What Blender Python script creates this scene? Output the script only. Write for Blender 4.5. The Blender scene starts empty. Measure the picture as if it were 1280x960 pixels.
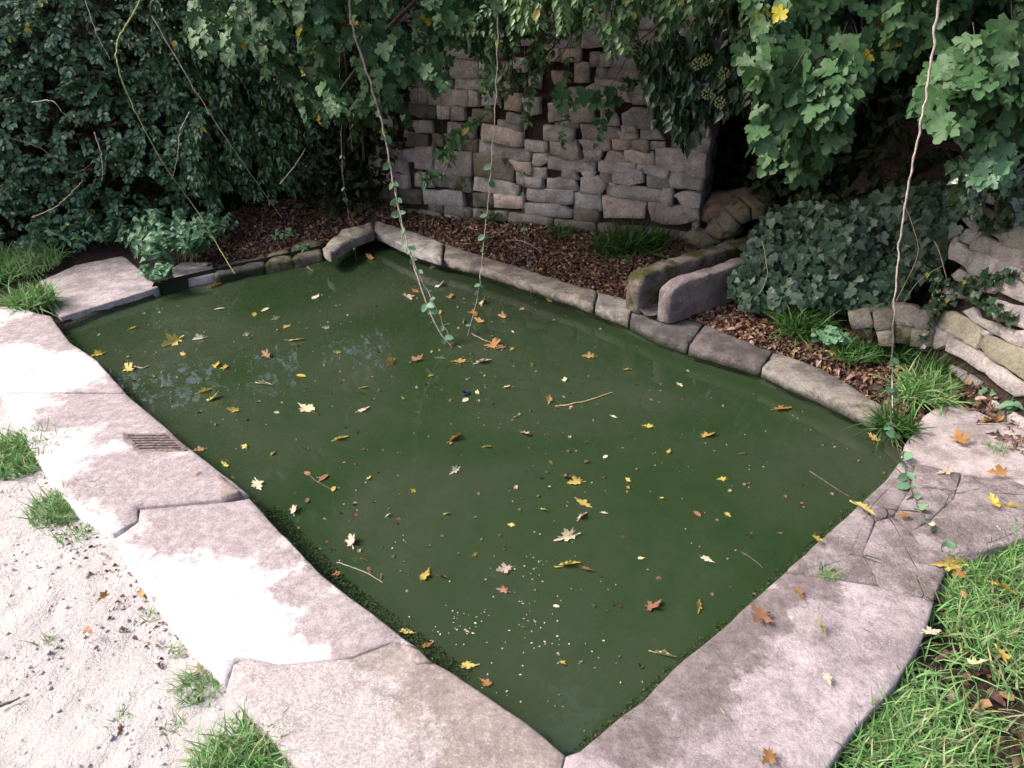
import bpy, bmesh, math, random
import numpy as np
from mathutils import Vector, Matrix, noise
from mathutils.geometry import delaunay_2d_cdt
random.seed(7); rng = np.random.default_rng(7)
SC = bpy.context.scene; COL = SC.collection

# ------------------------------------------------------------------ camera
F, PITCH, ROLL, H = 912., math.radians(28.68), math.radians(-0.94), 1.75
_f = np.array([0, math.cos(PITCH), -math.sin(PITCH)]); _r = np.array([1., 0, 0]); _u = np.array([0, math.sin(PITCH), math.cos(PITCH)])
CR = math.cos(ROLL)*_r + math.sin(ROLL)*_u; CU = np.cross(CR, _f); CP = np.array([0, 0, H])
cd = bpy.data.cameras.new('camera'); cam = bpy.data.objects.new('camera', cd); COL.objects.link(cam)
cam.matrix_world = Matrix(((CR[0], CU[0], -_f[0], 0), (CR[1], CU[1], -_f[1], 0), (CR[2], CU[2], -_f[2], H), (0, 0, 0, 1)))
cd.sensor_width = 36; cd.lens = F/1280*36; cd.clip_start = 0.05; cd.clip_end = 500
SC.camera = cam
# ------------------------------------------------------------------ light
SUN_EL, SUN_AZ = math.radians(48), math.radians(268)     # azimuth clockwise from +Y: light from the left, beyond the hedge
w = bpy.data.worlds.new('World'); SC.world = w; w.use_nodes = True
nt = w.node_tree; bg = nt.nodes['Background']; sky = nt.nodes.new('ShaderNodeTexSky'); sky.sky_type = 'NISHITA'
sky.sun_disc = False; sky.sun_elevation = SUN_EL; sky.sun_rotation = SUN_AZ; sky.dust_density = 6.0; sky.air_density = 1.0; sky.ozone_density = .3
nt.links.new(sky.outputs[0], bg.inputs[0]); bg.inputs[1].default_value = 0.135
sl = bpy.data.lights.new('sun', 'SUN'); sun = bpy.data.objects.new('sun', sl); COL.objects.link(sun)
sl.energy = 1.5; sl.angle = math.radians(12); sl.color = (1.0, 0.95, 0.9)
sd = Vector((math.sin(SUN_AZ)*math.cos(SUN_EL), math.cos(SUN_AZ)*math.cos(SUN_EL), math.sin(SUN_EL)))
sun.rotation_euler = sd.to_track_quat('Z', 'Y').to_euler()
SC.view_settings.view_transform = 'Standard'; SC.view_settings.look = 'None'; SC.view_settings.gamma = 1
SC.view_settings.exposure = 1.36
SC.cycles.max_bounces = 6; SC.cycles.diffuse_bounces = 2; SC.cycles.glossy_bounces = 3; SC.cycles.transmission_bounces = 4
SC.cycles.transparent_max_bounces = 8; SC.cycles.use_denoising = True
SC.cycles.caustics_reflective = False; SC.cycles.caustics_refractive = False

# ------------------------------------------------------------------ measuring helpers
def ray(x, y): return _f*F + CR*(x-640) - CU*(y-480)
def at(x, y, z):
    d = ray(x, y); return CP + d*((z-H)/d[2])
def aty(x, y, Y):
    d = ray(x, y); return CP + d*(Y/d[1])
def onplane(x, y, O, N):
    d = ray(x, y); return CP + d*(np.dot(O-CP, N)/np.dot(d, N))
def proj(P):
    q = np.asarray(P) - CP; z = q@_f
    return 640 + F*(q@CR)/z, 480 - F*(q@CU)/z, z
def P2(pts, z): return [tuple(at(x, y, z)[:2]) for x, y in pts]
def nz(x, y, z=0, s=1.): return noise.noise(Vector((x*s, y*s, z*s)))
def inpoly(P, poly):
    x, y = P[..., 0], P[..., 1]; ins = np.zeros(x.shape, bool); n = len(poly)
    for i in range(n):
        (x0, y0), (x1, y1) = poly[i], poly[(i+1) % n]
        if y0 == y1: continue
        c = ((y0 > y) != (y1 > y)) & (x < (x1-x0)*(y-y0)/(y1-y0)+x0); ins ^= c
    return ins
def dpoly(P, poly, closed=True):
    best = np.full(P.shape[:-1], 1e9); n = len(poly)
    for i in range(n if closed else n-1):
        a = np.array(poly[i]); b = np.array(poly[(i+1) % n]); ab = b-a
        t = np.clip(((P-a)@ab)/max(ab@ab, 1e-12), 0, 1); q = a + t[..., None]*ab
        best = np.minimum(best, np.hypot(P[..., 0]-q[..., 0], P[..., 1]-q[..., 1]))
    return best
def sdf(P, poly):
    d = dpoly(P, poly); return np.where(inpoly(P, poly), d, -d)      # positive inside

# ------------------------------------------------------------------ object helpers
def meta(o, label=None, cat=None, group=None, kind=None):
    for k, v in (('label', label), ('category', cat), ('group', group), ('kind', kind)):
        if v: o[k] = v
    return o
def empty(name, loc=(0, 0, 0)):
    o = bpy.data.objects.new(name, None); o.location = loc; o.empty_display_size = .05; COL.objects.link(o); return o
def link(name, me, mat=None, parent=None):
    o = bpy.data.objects.new(name, me); COL.objects.link(o)
    if mat and not me.materials: me.materials.append(mat)
    if parent: o.parent = parent; o.matrix_parent_inverse = Matrix.Translation(-Vector(parent.location))
    return o
def mesh(name, V, Fc, smooth=False):
    me = bpy.data.meshes.new(name); me.from_pydata([tuple(map(float, v)) for v in V], [], Fc)
    if smooth: me.shade_smooth()
    return me
def npmesh(name, V, T, smooth=False):
    """fast triangle mesh from arrays"""
    V = np.ascontiguousarray(V, dtype=np.float32); T = np.ascontiguousarray(T, dtype=np.int32)
    me = bpy.data.meshes.new(name); me.vertices.add(len(V)); me.vertices.foreach_set('co', V.ravel())
    me.loops.add(T.size); me.loops.foreach_set('vertex_index', T.ravel())
    me.polygons.add(len(T)); me.polygons.foreach_set('loop_start', np.arange(0, T.size, 3, dtype=np.int32))
    try: me.polygons.foreach_set('loop_total', np.full(len(T), 3, dtype=np.int32))
    except Exception: pass
    me.update(calc_edges=True); me.validate()
    if smooth: me.shade_smooth()
    return me

# ------------------------------------------------------------------ materials
class M:
    def __init__(s, name):
        s.m = bpy.data.materials.new(name); s.m.use_nodes = True; s.t = s.m.node_tree; s.b = s.t.nodes['Principled BSDF']
    def n(s, typ, **k):
        x = s.t.nodes.new(typ)
        for a, v in k.items(): setattr(x, a, v)
        return x
    def l(s, a, b): s.t.links.new(a, b)
    def set(s, **k):
        for a, v in k.items(): s.b.inputs[a.replace('_', ' ')].default_value = v
    def pos(s):
        return s.n('ShaderNodeNewGeometry').outputs['Position']
    def noise(s, scale, det=6, rough=.6, vec=None, dist=0):
        x = s.n('ShaderNodeTexNoise'); x.inputs['Scale'].default_value = scale; x.inputs['Detail'].default_value = det
        x.inputs['Roughness'].default_value = rough; x.inputs['Distortion'].default_value = dist
        s.l(vec if vec is not None else s.pos(), x.inputs['Vector']); return x.outputs[0]
    def vor(s, scale, feature='F1', vec=None):
        x = s.n('ShaderNodeTexVoronoi', feature=feature); x.inputs['Scale'].default_value = scale
        s.l(vec if vec is not None else s.pos(), x.inputs['Vector']); return x.outputs['Distance']
    def ramp(s, fac, stops, interp='LINEAR'):
        x = s.n('ShaderNodeValToRGB'); x.color_ramp.interpolation = interp; e = x.color_ramp.elements
        while len(e) < len(stops): e.new(0.5)
        for i, (p, c) in enumerate(stops):
            e[i].position = p; e[i].color = (*c, 1) if len(c) == 3 else c
        s.l(fac, x.inputs[0]); return x.outputs[0]
    def gray(s, fac, a, b):                     # smooth threshold
        x = s.n('ShaderNodeMapRange'); x.interpolation_type = 'SMOOTHSTEP'; x.inputs['From Min'].default_value = a; x.inputs['From Max'].default_value = b
        s.l(fac, x.inputs[0]); return x.outputs[0]
    def mix(s, fac, a, b):
        x = s.n('ShaderNodeMix', data_type='RGBA')
        for i, v in ((0, fac), (6, a), (7, b)):
            if isinstance(v, (tuple, list)): x.inputs[i].default_value = (*v, 1)
            elif isinstance(v, (int, float)): x.inputs[i].default_value = v
            else: s.l(v, x.inputs[i])
        return x.outputs[2]
    def math(s, op, a, b=0., c=0.):
        x = s.n('ShaderNodeMath', operation=op)
        for i, v in enumerate((a, b, c)):
            if isinstance(v, (int, float)): x.inputs[i].default_value = v
            else: s.l(v, x.inputs[i])
        return x.outputs[0]
    def bump(s, h, strength=.5, dist=.01):
        x = s.n('ShaderNodeBump'); x.inputs['Strength'].default_value = strength; x.inputs['Distance'].default_value = dist
        s.l(h, x.inputs['Height']); s.l(x.outputs[0], s.b.inputs['Normal']); return x.outputs[0]
    def color(s, c): s.l(c, s.b.inputs['Base Color'])
    def rand(s):
        o = s.n('ShaderNodeObjectInfo').outputs['Random']; g = s.n('ShaderNodeNewGeometry').outputs['Random Per Island']
        return s.math('FRACT', s.math('ADD', o, g))

def leaf_mat(name, cols, rough=.42, trans=.25, spec=.5, yellow=None):
    m = M(name); r = m.rand(); n = len(cols)
    c = m.ramp(r, [((i+.5)/n, x) for i, x in enumerate(cols)])
    if yellow:
        r2 = m.math('FRACT', m.math('MULTIPLY', r, 37.7)); c = m.mix(m.math('LESS_THAN', r2, yellow[0]), c, yellow[1])
    v = m.noise(60, 3); c = m.mix(m.gray(v, .35, .75), c, m.mix(.35, c, (.12, .14, .06)))
    m.color(c); m.set(Roughness=rough, Specular_IOR_Level=spec)
    tr = m.n('ShaderNodeBsdfTranslucent'); m.l(c, tr.inputs[0])
    mx = m.n('ShaderNodeMixShader'); mx.inputs[0].default_value = trans
    m.l(m.b.outputs[0], mx.inputs[1]); m.l(tr.outputs[0], mx.inputs[2]); m.l(mx.outputs[0], m.t.nodes['Material Output'].inputs[0])
    m.bump(m.noise(90, 2), .25, .004)
    return m.m

YEL = (.45, .38, .03)
MAT = dict(
 bramble=leaf_mat('bramble_leaf', [(.045,.115,.055),(.075,.17,.085),(.105,.215,.125),(.06,.15,.065),(.13,.25,.16)], .33, .15, .6, (.012, YEL)),
 ivyglossy=leaf_mat('glossy_ivy_leaf', [(.008,.035,.014),(.014,.05,.02),(.025,.075,.035),(.015,.05,.022)], .25, .1, .65, (.008, YEL)),
 maple=leaf_mat('maple_leaf_green', [(.030,.09,.035),(.045,.12,.045),(.055,.135,.055),(.04,.105,.04)], .5, .28, .32, (.025, YEL)),
 mapleshade=leaf_mat('shade_toned_maple_leaf', [(.026,.085,.03),(.04,.11,.04),(.05,.13,.05)], .5, .22, .35, (.02, YEL)),  # slightly darker maple copy; the back boughs' shade is in its colour
 hedgeleaf=leaf_mat('glossy_hedge_leaf', [(.025,.085,.03),(.042,.12,.045),(.06,.15,.06)], .3, .12, .6, (.008, YEL)),
 algae_leaf=leaf_mat('algae_film', [(.008,.022,.006),(.012,.032,.008),(.016,.04,.010)], .6, .0, .2),
 privet=leaf_mat('privet_leaf', [(.05,.13,.035),(.075,.17,.05),(.10,.21,.07),(.06,.14,.05)], .4, .3, .5, (.02, (.5,.42,.08))),
 shadeleaf=leaf_mat('shade_painted_leaf', [(.004,.011,.005),(.006,.015,.007),(.008,.02,.009)], .6, .05, .15),  # near-black green, deep shade of hollows put into the leaf colour
 canopy=leaf_mat('canopy_leaf', [(.02,.05,.02),(.03,.07,.025),(.04,.08,.03)], .5, .2, .3),
 ivy=leaf_mat('ivy_leaf_matt', [(.014,.040,.026),(.024,.060,.040),(.040,.085,.065),(.014,.042,.020),(.085,.125,.12)], .4, .1, .5),
 nettle=leaf_mat('nettle_leaf', [(.09,.22,.12),(.13,.28,.16),(.17,.32,.20),(.08,.19,.10)], .5, .3, .4),
 grass=leaf_mat('grass_blade', [(.10,.24,.06),(.14,.32,.09),(.19,.38,.14),(.12,.28,.08),(.32,.34,.19)], .5, .3, .3),
 grassdark=leaf_mat('shade_toned_grass_blade', [(.02,.075,.012),(.03,.10,.018),(.04,.12,.02)], .5, .25, .3),  # darker grass copy, shade included in the tone; moss uses it as well
 litter=leaf_mat('litter_leaf', [(.07,.028,.022),(.12,.05,.04),(.09,.035,.03),(.20,.10,.085),(.05,.02,.02),(.38,.27,.24),(.14,.06,.045),(.09,.03,.03),(.30,.17,.08)], .6, .1, .3),
 yellow=leaf_mat('yellow_leaf', [(.50,.38,.06),(.58,.48,.15),(.40,.28,.06)], .5, .25, .4),
 cream=leaf_mat('cream_leaf', [(.62,.55,.32),(.56,.47,.35),(.68,.63,.48)], .5, .2, .4),
 orange=leaf_mat('orange_leaf', [(.38,.18,.05),(.28,.12,.04),(.44,.26,.09)], .5, .2, .4),
 brown=leaf_mat('brown_leaf', [(.22,.09,.06),(.16,.07,.05),(.3,.15,.1)], .5, .1, .4),
 pale=leaf_mat('bleached_leaf', [(.6,.48,.4),(.5,.38,.3)], .6, .1, .4),
)

def bark_mat(name, a, b, sc=60):
    m = M(name); m.color(m.mix(m.gray(m.noise(sc, 5), .3, .7), a, b)); m.set(Roughness=.8); m.bump(m.noise(sc*2, 4), .4, .004); return m.m
MAT['vine'] = bark_mat('vine_bark', (.20,.14,.12), (.42,.34,.32))
MAT['vinepale'] = bark_mat('pale_vine_bark', (.26,.21,.19), (.46,.39,.36))
MAT['vinegreen'] = bark_mat('green_stem', (.16,.20,.06), (.30,.30,.14))
MAT['twig'] = bark_mat('twig_bark', (.05,.035,.03), (.14,.10,.09))
MAT['bark'] = bark_mat('trunk_bark', (.05,.04,.03), (.12,.10,.08), 12)
MAT['straw'] = bark_mat('dry_stalk', (.35,.22,.10), (.5,.38,.22))

def stone_mat(name, cols, dark=(.05,.04,.045), moss=None, moss_lo=.55, bumpd=.012, fine=1., patches=(), patchcol=None, low_moss=None, tint=True, cracks=0, mottle=(7, .40, .60), contrast=1.):
    """cols: two base colours. patches: (x, y, radius) of worn/damp stains that belong to the stone."""
    m = M(name); P = m.pos()
    c = m.mix(m.gray(m.noise(mottle[0], 12, .72), mottle[1], mottle[2]), cols[0], cols[1])
    c = m.mix(m.math('MULTIPLY', m.gray(m.noise(38*fine, 8, .8), .50, .66), .6), c, dark); c = m.mix(m.math('MULTIPLY', m.gray(m.noise(210, 3, .6), .45, .7), .35), c, tuple(min(1, v*1.35) for v in cols[0])); c = m.mix(m.math('MULTIPLY', m.gray(m.noise(11, 7, .75), .48, .66), .4), c, tuple(v*.55 for v in cols[1]))
    if tint:
        r = m.n('ShaderNodeObjectInfo').outputs['Random']
        hs = m.n('ShaderNodeHueSaturation'); m.l(c, hs.inputs['Color']); m.l(m.math('MULTIPLY_ADD', r, .5, .70), hs.inputs['Value'])
        m.l(m.math('MULTIPLY_ADD', m.math('FRACT', m.math('MULTIPLY', r, 7.3)), .5, .6), hs.inputs['Saturation'])
        c = hs.outputs[0]
    if patches:
        wob = m.noise(6, 12, .78); wob = m.math('MULTIPLY_ADD', wob, 2.6, -1.3); tot = None
        for (x, y, R) in patches:
            d = m.n('ShaderNodeVectorMath', operation='DISTANCE'); m.l(P, d.inputs[0]); d.inputs[1].default_value = (x, y, .1)
            q = m.math('SUBTRACT', 1.0, m.math('DIVIDE', d.outputs['Value'], R)); q = m.math('ADD', q, wob)
            tot = q if tot is None else m.math('MAXIMUM', tot, q)
        k = m.gray(tot, .0, .30); k = m.math('MULTIPLY', k, m.math('MULTIPLY_ADD', m.gray(m.noise(28, 10, .8), .35, .6), .45, .55))
        c = m.mix(k, c, m.mix(m.gray(m.noise(150, 4, .7), .35, .65), patchcol, tuple(v*.6 for v in patchcol)))
    hv = m.n('ShaderNodeHueSaturation'); m.l(c, hv.inputs['Color'])
    v = m.math('ADD', m.math('MULTIPLY', m.noise(19*fine, 10, .8), 1.3), m.math('MULTIPLY', m.noise(75*fine, 5, .75), 1.1))
    m.l(m.math('MULTIPLY_ADD', m.math('ADD', v, -1.2), 1.15*contrast, 1.04), hv.inputs['Value']); c = hv.outputs[0]
    if moss:
        k = m.gray(m.noise(6, 6, .7), moss_lo, moss_lo+.15); c = m.mix(k, c, m.mix(m.noise(50, 3), moss, tuple(v*.4 for v in moss)))
    if low_moss:   # green growth near the water line
        z = m.n('ShaderNodeSeparateXYZ'); m.l(P, z.inputs[0])
        zz = m.math('ADD', z.outputs[2], m.math('MULTIPLY_ADD', m.noise(25, 4), .05, -.025))
        c = m.mix(m.gray(zz, low_moss[1], low_moss[0]), c, (.016,.026,.010))
    h = m.math('ADD', m.math('MULTIPLY', m.noise(14*fine, 9, .75), 1.6), m.math('MULTIPLY', m.noise(120*fine, 5, .7), .6))
    if cracks:
        v = m.vor(cracks, 'DISTANCE_TO_EDGE', None); k = m.gray(m.math('ADD', v, m.math('MULTIPLY', m.noise(9, 4), .08)), .02, .055)
        c = m.mix(k, (.06,.05,.05), c); h = m.math('ADD', h, m.math('MULTIPLY', k, .8))
    m.color(c); m.set(Roughness=.85, Specular_IOR_Level=.3); m.bump(h, 1., bumpd*1.3); return m.m

MAT['wallstone'] = stone_mat('wall_stone', ((.58,.49,.47), (.35,.295,.295)), moss=(.10,.10,.05), moss_lo=.62)
MAT['wallpink'] = stone_mat('pinkish_wall_stone', ((.60,.47,.41), (.40,.31,.29)), moss=(.10,.10,.05), moss_lo=.66)
MAT['wallgrey'] = stone_mat('grey_wall_stone', ((.54,.495,.49), (.33,.30,.30)), moss=(.12,.12,.07), moss_lo=.68)
MAT['wallmossy'] = stone_mat('mossy_wall_stone', ((.24,.21,.18), (.17,.155,.12)), moss=(.07,.08,.035), moss_lo=.52)
MAT['rwall'] = stone_mat('right_wall_stone', ((.54,.47,.45), (.31,.28,.28)), moss=(.20,.20,.08), moss_lo=.66)
MAT['rwallgreen'] = stone_mat('green_tinged_stone', ((.38,.36,.26), (.40,.36,.30)), moss=(.20,.22,.09), moss_lo=.55)
MAT['kerb'] = stone_mat('kerb_stone', ((.36,.32,.28), (.15,.13,.12)), dark=(.03,.025,.02), moss=(.10,.10,.04), moss_lo=.58, low_moss=(.035,.075), fine=.8)
MAT['kerbwet'] = stone_mat('wet_kerb_stone', ((.13,.11,.11), (.055,.048,.048)), dark=(.02,.015,.02), moss=(.05,.06,.02), moss_lo=.6, low_moss=(.03,.07))
MAT['trough'] = stone_mat('trough_stone', ((.22,.18,.17), (.12,.10,.095)), moss=(.075,.08,.022), moss_lo=.43, tint=False)
MAT['troughlight'] = stone_mat('trough_stone_worn', ((.26,.215,.22), (.15,.125,.13)), moss=(.10,.09,.05), moss_lo=.66, tint=False)
MAT['rock'] = stone_mat('reddish_rock', ((.22,.15,.13), (.15,.105,.095)), moss=(.05,.06,.02), moss_lo=.5)
MAT['mossrock'] = stone_mat('mossy_rock', ((.18,.15,.11), (.13,.115,.08)), moss=(.07,.08,.022), moss_lo=.48)

# ------------------------------------------------------------------ builders
def grow(q, k):
    A = np.array(q, float); ar = .5*np.sum(A[:, 0]*np.roll(A[:, 1], -1)-np.roll(A[:, 0], -1)*A[:, 1]); n = np.roll(A, -1, 0)-np.roll(A, 1, 0)
    n = np.stack([n[:, 1], -n[:, 0]], 1)*(1 if ar > 0 else -1); n /= np.maximum(np.hypot(n[:, 0], n[:, 1])[:, None], 1e-9); return [tuple(p) for p in A+n*k]
def resample(poly, sp, jit, seed, closed=True):
    out = []; n = len(poly)
    for i in range(n if closed else n-1):
        a, b = np.array(poly[i]), np.array(poly[(i+1) % n]); L = np.hypot(*(b-a)); k = max(1, int(round(L/sp)))
        t = (b-a)/max(L, 1e-9); nn = np.array([-t[1], t[0]])
        for j in range(k):
            q = a+(b-a)*j/k
            o = jit*(noise.noise(Vector((q[0]*9, q[1]*9, seed*3.1)))*1.2 + noise.noise(Vector((q[0]*35, q[1]*35, seed*1.7)))*.6)
            out.append(tuple(q+nn*o))
    return out
def stone_mesh(poly, sp, rr, rh, thick, amp, seed, frame, jit=.006, ns=8., hole=None, name='stone', tilt=0):
    """a stone: irregular outline, worn rounded edge, uneven face, sides of real depth"""
    b = resample(poly, sp, jit, seed); nb = len(b)
    B = np.array(b); lo, hi = B.min(0), B.max(0)
    rs = random.Random(seed)
    gx = np.arange(lo[0]+sp*.5, hi[0], sp); gy = np.arange(lo[1]+sp*.5, hi[1], sp)
    G = np.array([(x+rs.uniform(-.25, .25)*sp, y+rs.uniform(-.25, .25)*sp) for x in gx for y in gy]) if len(gx) and len(gy) else np.zeros((0, 2))
    # a ring just inside the edge so that the rounding reads
    nx = np.roll(B, -1, 0)-np.roll(B, 1, 0); nrm = np.stack([-nx[:, 1], nx[:, 0]], 1); nrm /= np.maximum(np.hypot(nrm[:, 0], nrm[:, 1])[:, None], 1e-9)
    area = .5*np.sum(B[:, 0]*np.roll(B[:, 1], -1)-np.roll(B[:, 0], -1)*B[:, 1])
    if area < 0: nrm = -nrm
    ring = B+nrm*rr*.5
    pts = [ring] + ([G] if len(G) else [])
    I = np.concatenate(pts); d = sdf(I, b); I = I[d > np.where(np.arange(len(I)) < nb, rr*.35, sp*.45+rr*.3)]
    hb = []
    if hole:
        hb = resample(hole, sp, 0, seed); I = I[sdf(I, hole) < -sp*.3] if len(I) else I
    vs = [Vector(p) for p in b] + [Vector(p) for p in hb] + [Vector(p) for p in I]
    ed = [(i, (i+1) % nb) for i in range(nb)] + [(nb+i, nb+(i+1) % len(hb)) for i in range(len(hb))]
    r = delaunay_2d_cdt(vs, ed, [], 0, 1e-6)
    V2 = np.array([tuple(v) for v in r[0]]); T = r[2]
    cen = np.array([V2[list(t)].mean(0) for t in T]); keep = inpoly(cen, b)
    if hole: keep &= ~inpoly(cen, hole)
    T = [t for t, k in zip(T, keep) if k]
    dd = dpoly(V2, b)
    hh = -rh*np.clip(1-dd/rr, 0, 1)**2
    nn = np.array([noise.fractal(Vector((p[0]*ns, p[1]*ns, seed*2.37)), .8, 2.1, 4) for p in V2])
    c = V2.mean(0); hh = hh + amp*nn + tilt*((V2-c)@np.array([math.cos(seed), math.sin(seed)]))
    bm = bmesh.new(); bv = [bm.verts.new(frame(p[0], p[1], h)) for p, h in zip(V2, hh)]
    for t in T:
        try: bm.faces.new([bv[i] for i in t])
        except ValueError: pass
    idx = {v: i for i, v in enumerate(bv)}
    be = [e for e in bm.edges if len(e.link_faces) == 1]
    ex = bmesh.ops.extrude_edge_only(bm, edges=be)
    bot = [g for g in ex['geom'] if isinstance(g, bmesh.types.BMVert)]
    # map each extruded vertex to its own lower position
    key = {tuple(round(c, 6) for c in v.co): i for v, i in idx.items()}
    for v in bot:
        i = key.get(tuple(round(c, 6) for c in v.co))
        if i is not None: v.co = frame(V2[i][0], V2[i][1], -thick)
    loose = [v for v in bm.verts if not v.link_faces]
    bmesh.ops.delete(bm, geom=loose, context='VERTS')
    bmesh.ops.recalc_face_normals(bm, faces=bm.faces)
    up = Vector(frame(c[0], c[1], 1.))-Vector(frame(c[0], c[1], 0.))
    if sum(f.normal.dot(up)*f.calc_area() for f in bm.faces) < 0:
        bmesh.ops.reverse_faces(bm, faces=bm.faces)
    me = bpy.data.meshes.new(name); bm.to_mesh(me); bm.free(); me.shade_smooth(); return me
def ground_frame(z0): return lambda u, v, h: (u, v, z0+h)

def tube(pts, r0, r1, n=6, wob=0):
    """tapered tube arrays through 3-D points"""
    P = np.array(pts, float); V = []; T = []
    for i in range(len(P)):
        t = P[min(i+1, len(P)-1)]-P[max(i-1, 0)]; t /= np.linalg.norm(t)+1e-9
        a = np.cross(t, (0.3, 1, .2)); a /= np.linalg.norm(a)+1e-9; b = np.cross(t, a)
        r = r0+(r1-r0)*i/(len(P)-1); r *= 1+wob*math.sin(i*2.3)
        for k in range(n):
            q = 2*math.pi*k/n; V.append(P[i]+r*(math.cos(q)*a+math.sin(q)*b))
    for i in range(len(P)-1):
        for k in range(n):
            a0, a1 = i*n+k, i*n+(k+1) % n; T += [(a0, a1, a1+n), (a0, a1+n, a0+n)]
    return np.array(V), np.array(T)
def smooth_path(pts, per=8, wob=0., seed=0):
    P = [np.array(p, float) for p in pts]; P = [2*P[0]-P[1]]+P+[2*P[-1]-P[-2]]; out = []
    for i in range(1, len(P)-2):
        for j in range(per):
            t = j/per; a, b, c, d = P[i-1:i+3]
            out.append(.5*((2*b)+(-a+c)*t+(2*a-5*b+4*c-d)*t*t+(-a+3*b-3*c+d)*t**3))
    out.append(P[-2])
    if wob: out = [q+wob*np.array([nz(i*.37, seed), nz(i*.37, seed+5), nz(i*.37, seed+9)]) for i, q in enumerate(out)]
    return out
def join(parts):
    V = []; T = []; n = 0
    for v, t in parts: V.append(v); T.append(np.asarray(t)+n); n += len(v)
    return np.concatenate(V), np.concatenate(T)

# leaf shapes: local base at the origin, length 1 along +Y, face +Z
def fan(outline, cy, fold=.3, droop=.25, wave=0., seed=0):
    rs = random.Random(seed); full = outline + [(-x, y) for x, y in reversed(outline[1:-1])]
    V = [(0, cy)] + [(x*(1+rs.uniform(-.08, .08)), y+rs.uniform(-.02, .02)) for x, y in full]
    Z = [fold*abs(x)-droop*y*y+wave*rs.uniform(-1, 1) for x, y in V]
    V = np.array([(x, y, z) for (x, y), z in zip(V, Z)]); n = len(full)
    return V, np.array([(0, 1+i, 1+(i+1) % n) for i in range(n)])[:, ::-1]
OVAL = [(0, 0), (.2, .18), (.3, .42), (.24, .7), (.1, .92), (0, 1)]
ROUND = [(0, 0), (.26, .12), (.38, .42), (.3, .75), (.1, .95), (0, 1)]
LANCE = [(0, 0), (.2, .15), (.31, .35), (.2, .62), (.07, .86), (0, 1)]
MAPLE = [(0, 0), (.12, -.04), (.30, -.10), (.38, .04), (.33, .16), (.52, .25), (.60, .44), (.46, .52), (.38, .62), (.22, .52), (.28, .72), (.2, .80), (.14, .92), (0, 1.0)]
IVYL = [(0, 0), (.16, -.10), (.42, -.02), (.36, .18), (.52, .34), (.30, .46), (.16, .70), (0, 1)]
NETTL = [(0, 0), (.16, -.03), (.30, .12), (.34, .28), (.27, .46), (.2, .6), (.1, .82), (0, 1)]
SH = {
 'oval': [fan(OVAL, .45, .45, .2, .02, s) for s in range(3)], 'round': [fan(ROUND, .45, .3, .2, .03, s) for s in range(3)],
 'lance': [fan(LANCE, .4, .4, .35, .02, s) for s in range(3)], 'maple': [fan(MAPLE, .34, .12, .22, .05, s) for s in range(3)],
 'ivy': [fan(IVYL, .28, .12, .15, .03, s) for s in range(3)], 'nettle': [fan(NETTL, .35, .35, .3, .03, s) for s in range(3)],
 'litter': [fan(OVAL, .5, .7, .5, .12, s+10) for s in range(3)],
 'rhomb': [(np.array([(0, 0, 0), (.3, .5, .06), (0, 1, -.12), (-.3, .5, .06)], float), np.array([(0, 1, 2), (0, 2, 3)]))]*3,
 'flatmaple': [fan(MAPLE, .34, .06, .0, .05, s+20) for s in range(3)], 'flatoval': [fan(OVAL, .45, .12, .0, .03, s+20) for s in range(3)],
}
def fallen(outline, seed):
    rs = random.Random(seed); side = outline[1:-1]; full = list(outline)+[(-x*rs.uniform(.55, 1.1), y+rs.uniform(-.05, .05)) for x, y in reversed(side)]
    a, b = rs.uniform(-1.2, 1.2), rs.uniform(.25, .8); pts = []
    for i, (x, y) in enumerate(full):
        k = 1+rs.uniform(-.18, .12); x2, y2 = x*k, .34+(y-.34)*k
        pts.append((x2*rs.uniform(.85, 1.0), y2))
    V = [(0, .34)]+pts; Z = [b*max(0, math.cos(a)*x+math.sin(a)*(y-.34))**1.3-.02+rs.uniform(0, .06) for x, y in V]
    fold = rs.choice([0, 0, 1]); V = [(x*(.45 if fold and x > 0 else 1), y, z+(.5*x if fold and x > 0 else 0)) for (x, y), z in zip(V, Z)]; n = len(V)-1
    T = [(0, 1+(i+1) % n, 1+i) for i in range(n)]
    m0 = len(V); V += [(-.012, .02, .01), (.012, .02, .01), (.05*rs.choice([-1, 1])-.008, -.42, .05), (.05, -.42, .05)]; T += [(m0, m0+1, m0+3), (m0, m0+3, m0+2)]
    return np.array(V), np.array(T)
SMAPLE = [(0, 0), (.10, -.05), (.22, -.16), (.24, -.04), (.40, -.04), (.36, .08), (.26, .16), (.44, .22), (.62, .40), (.46, .42), (.40, .56), (.20, .46), (.20, .60), (.30, .74), (.16, .76), (.10, .92), (0, 1.06)]
SH['flatmaple'] = [fallen(SMAPLE, s) for s in range(9)]
LM = {}
def leaf_mesh(shape, v, mat):
    k = (shape, v, mat)
    if k not in LM:
        V, T = SH[shape][v]; me = npmesh('leaf_'+shape, V, T); me.materials.append(MAT[mat]); LM[k] = me
    return LM[k]
def frames(D, N):
    """rotation matrices with Y along D and Z near N"""
    D = D/np.maximum(np.linalg.norm(D, axis=1, keepdims=True), 1e-9)
    N = N-(N*D).sum(1, keepdims=True)*D; N /= np.maximum(np.linalg.norm(N, axis=1, keepdims=True), 1e-9)
    return np.stack([np.cross(D, N), D, N], 2)
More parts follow.
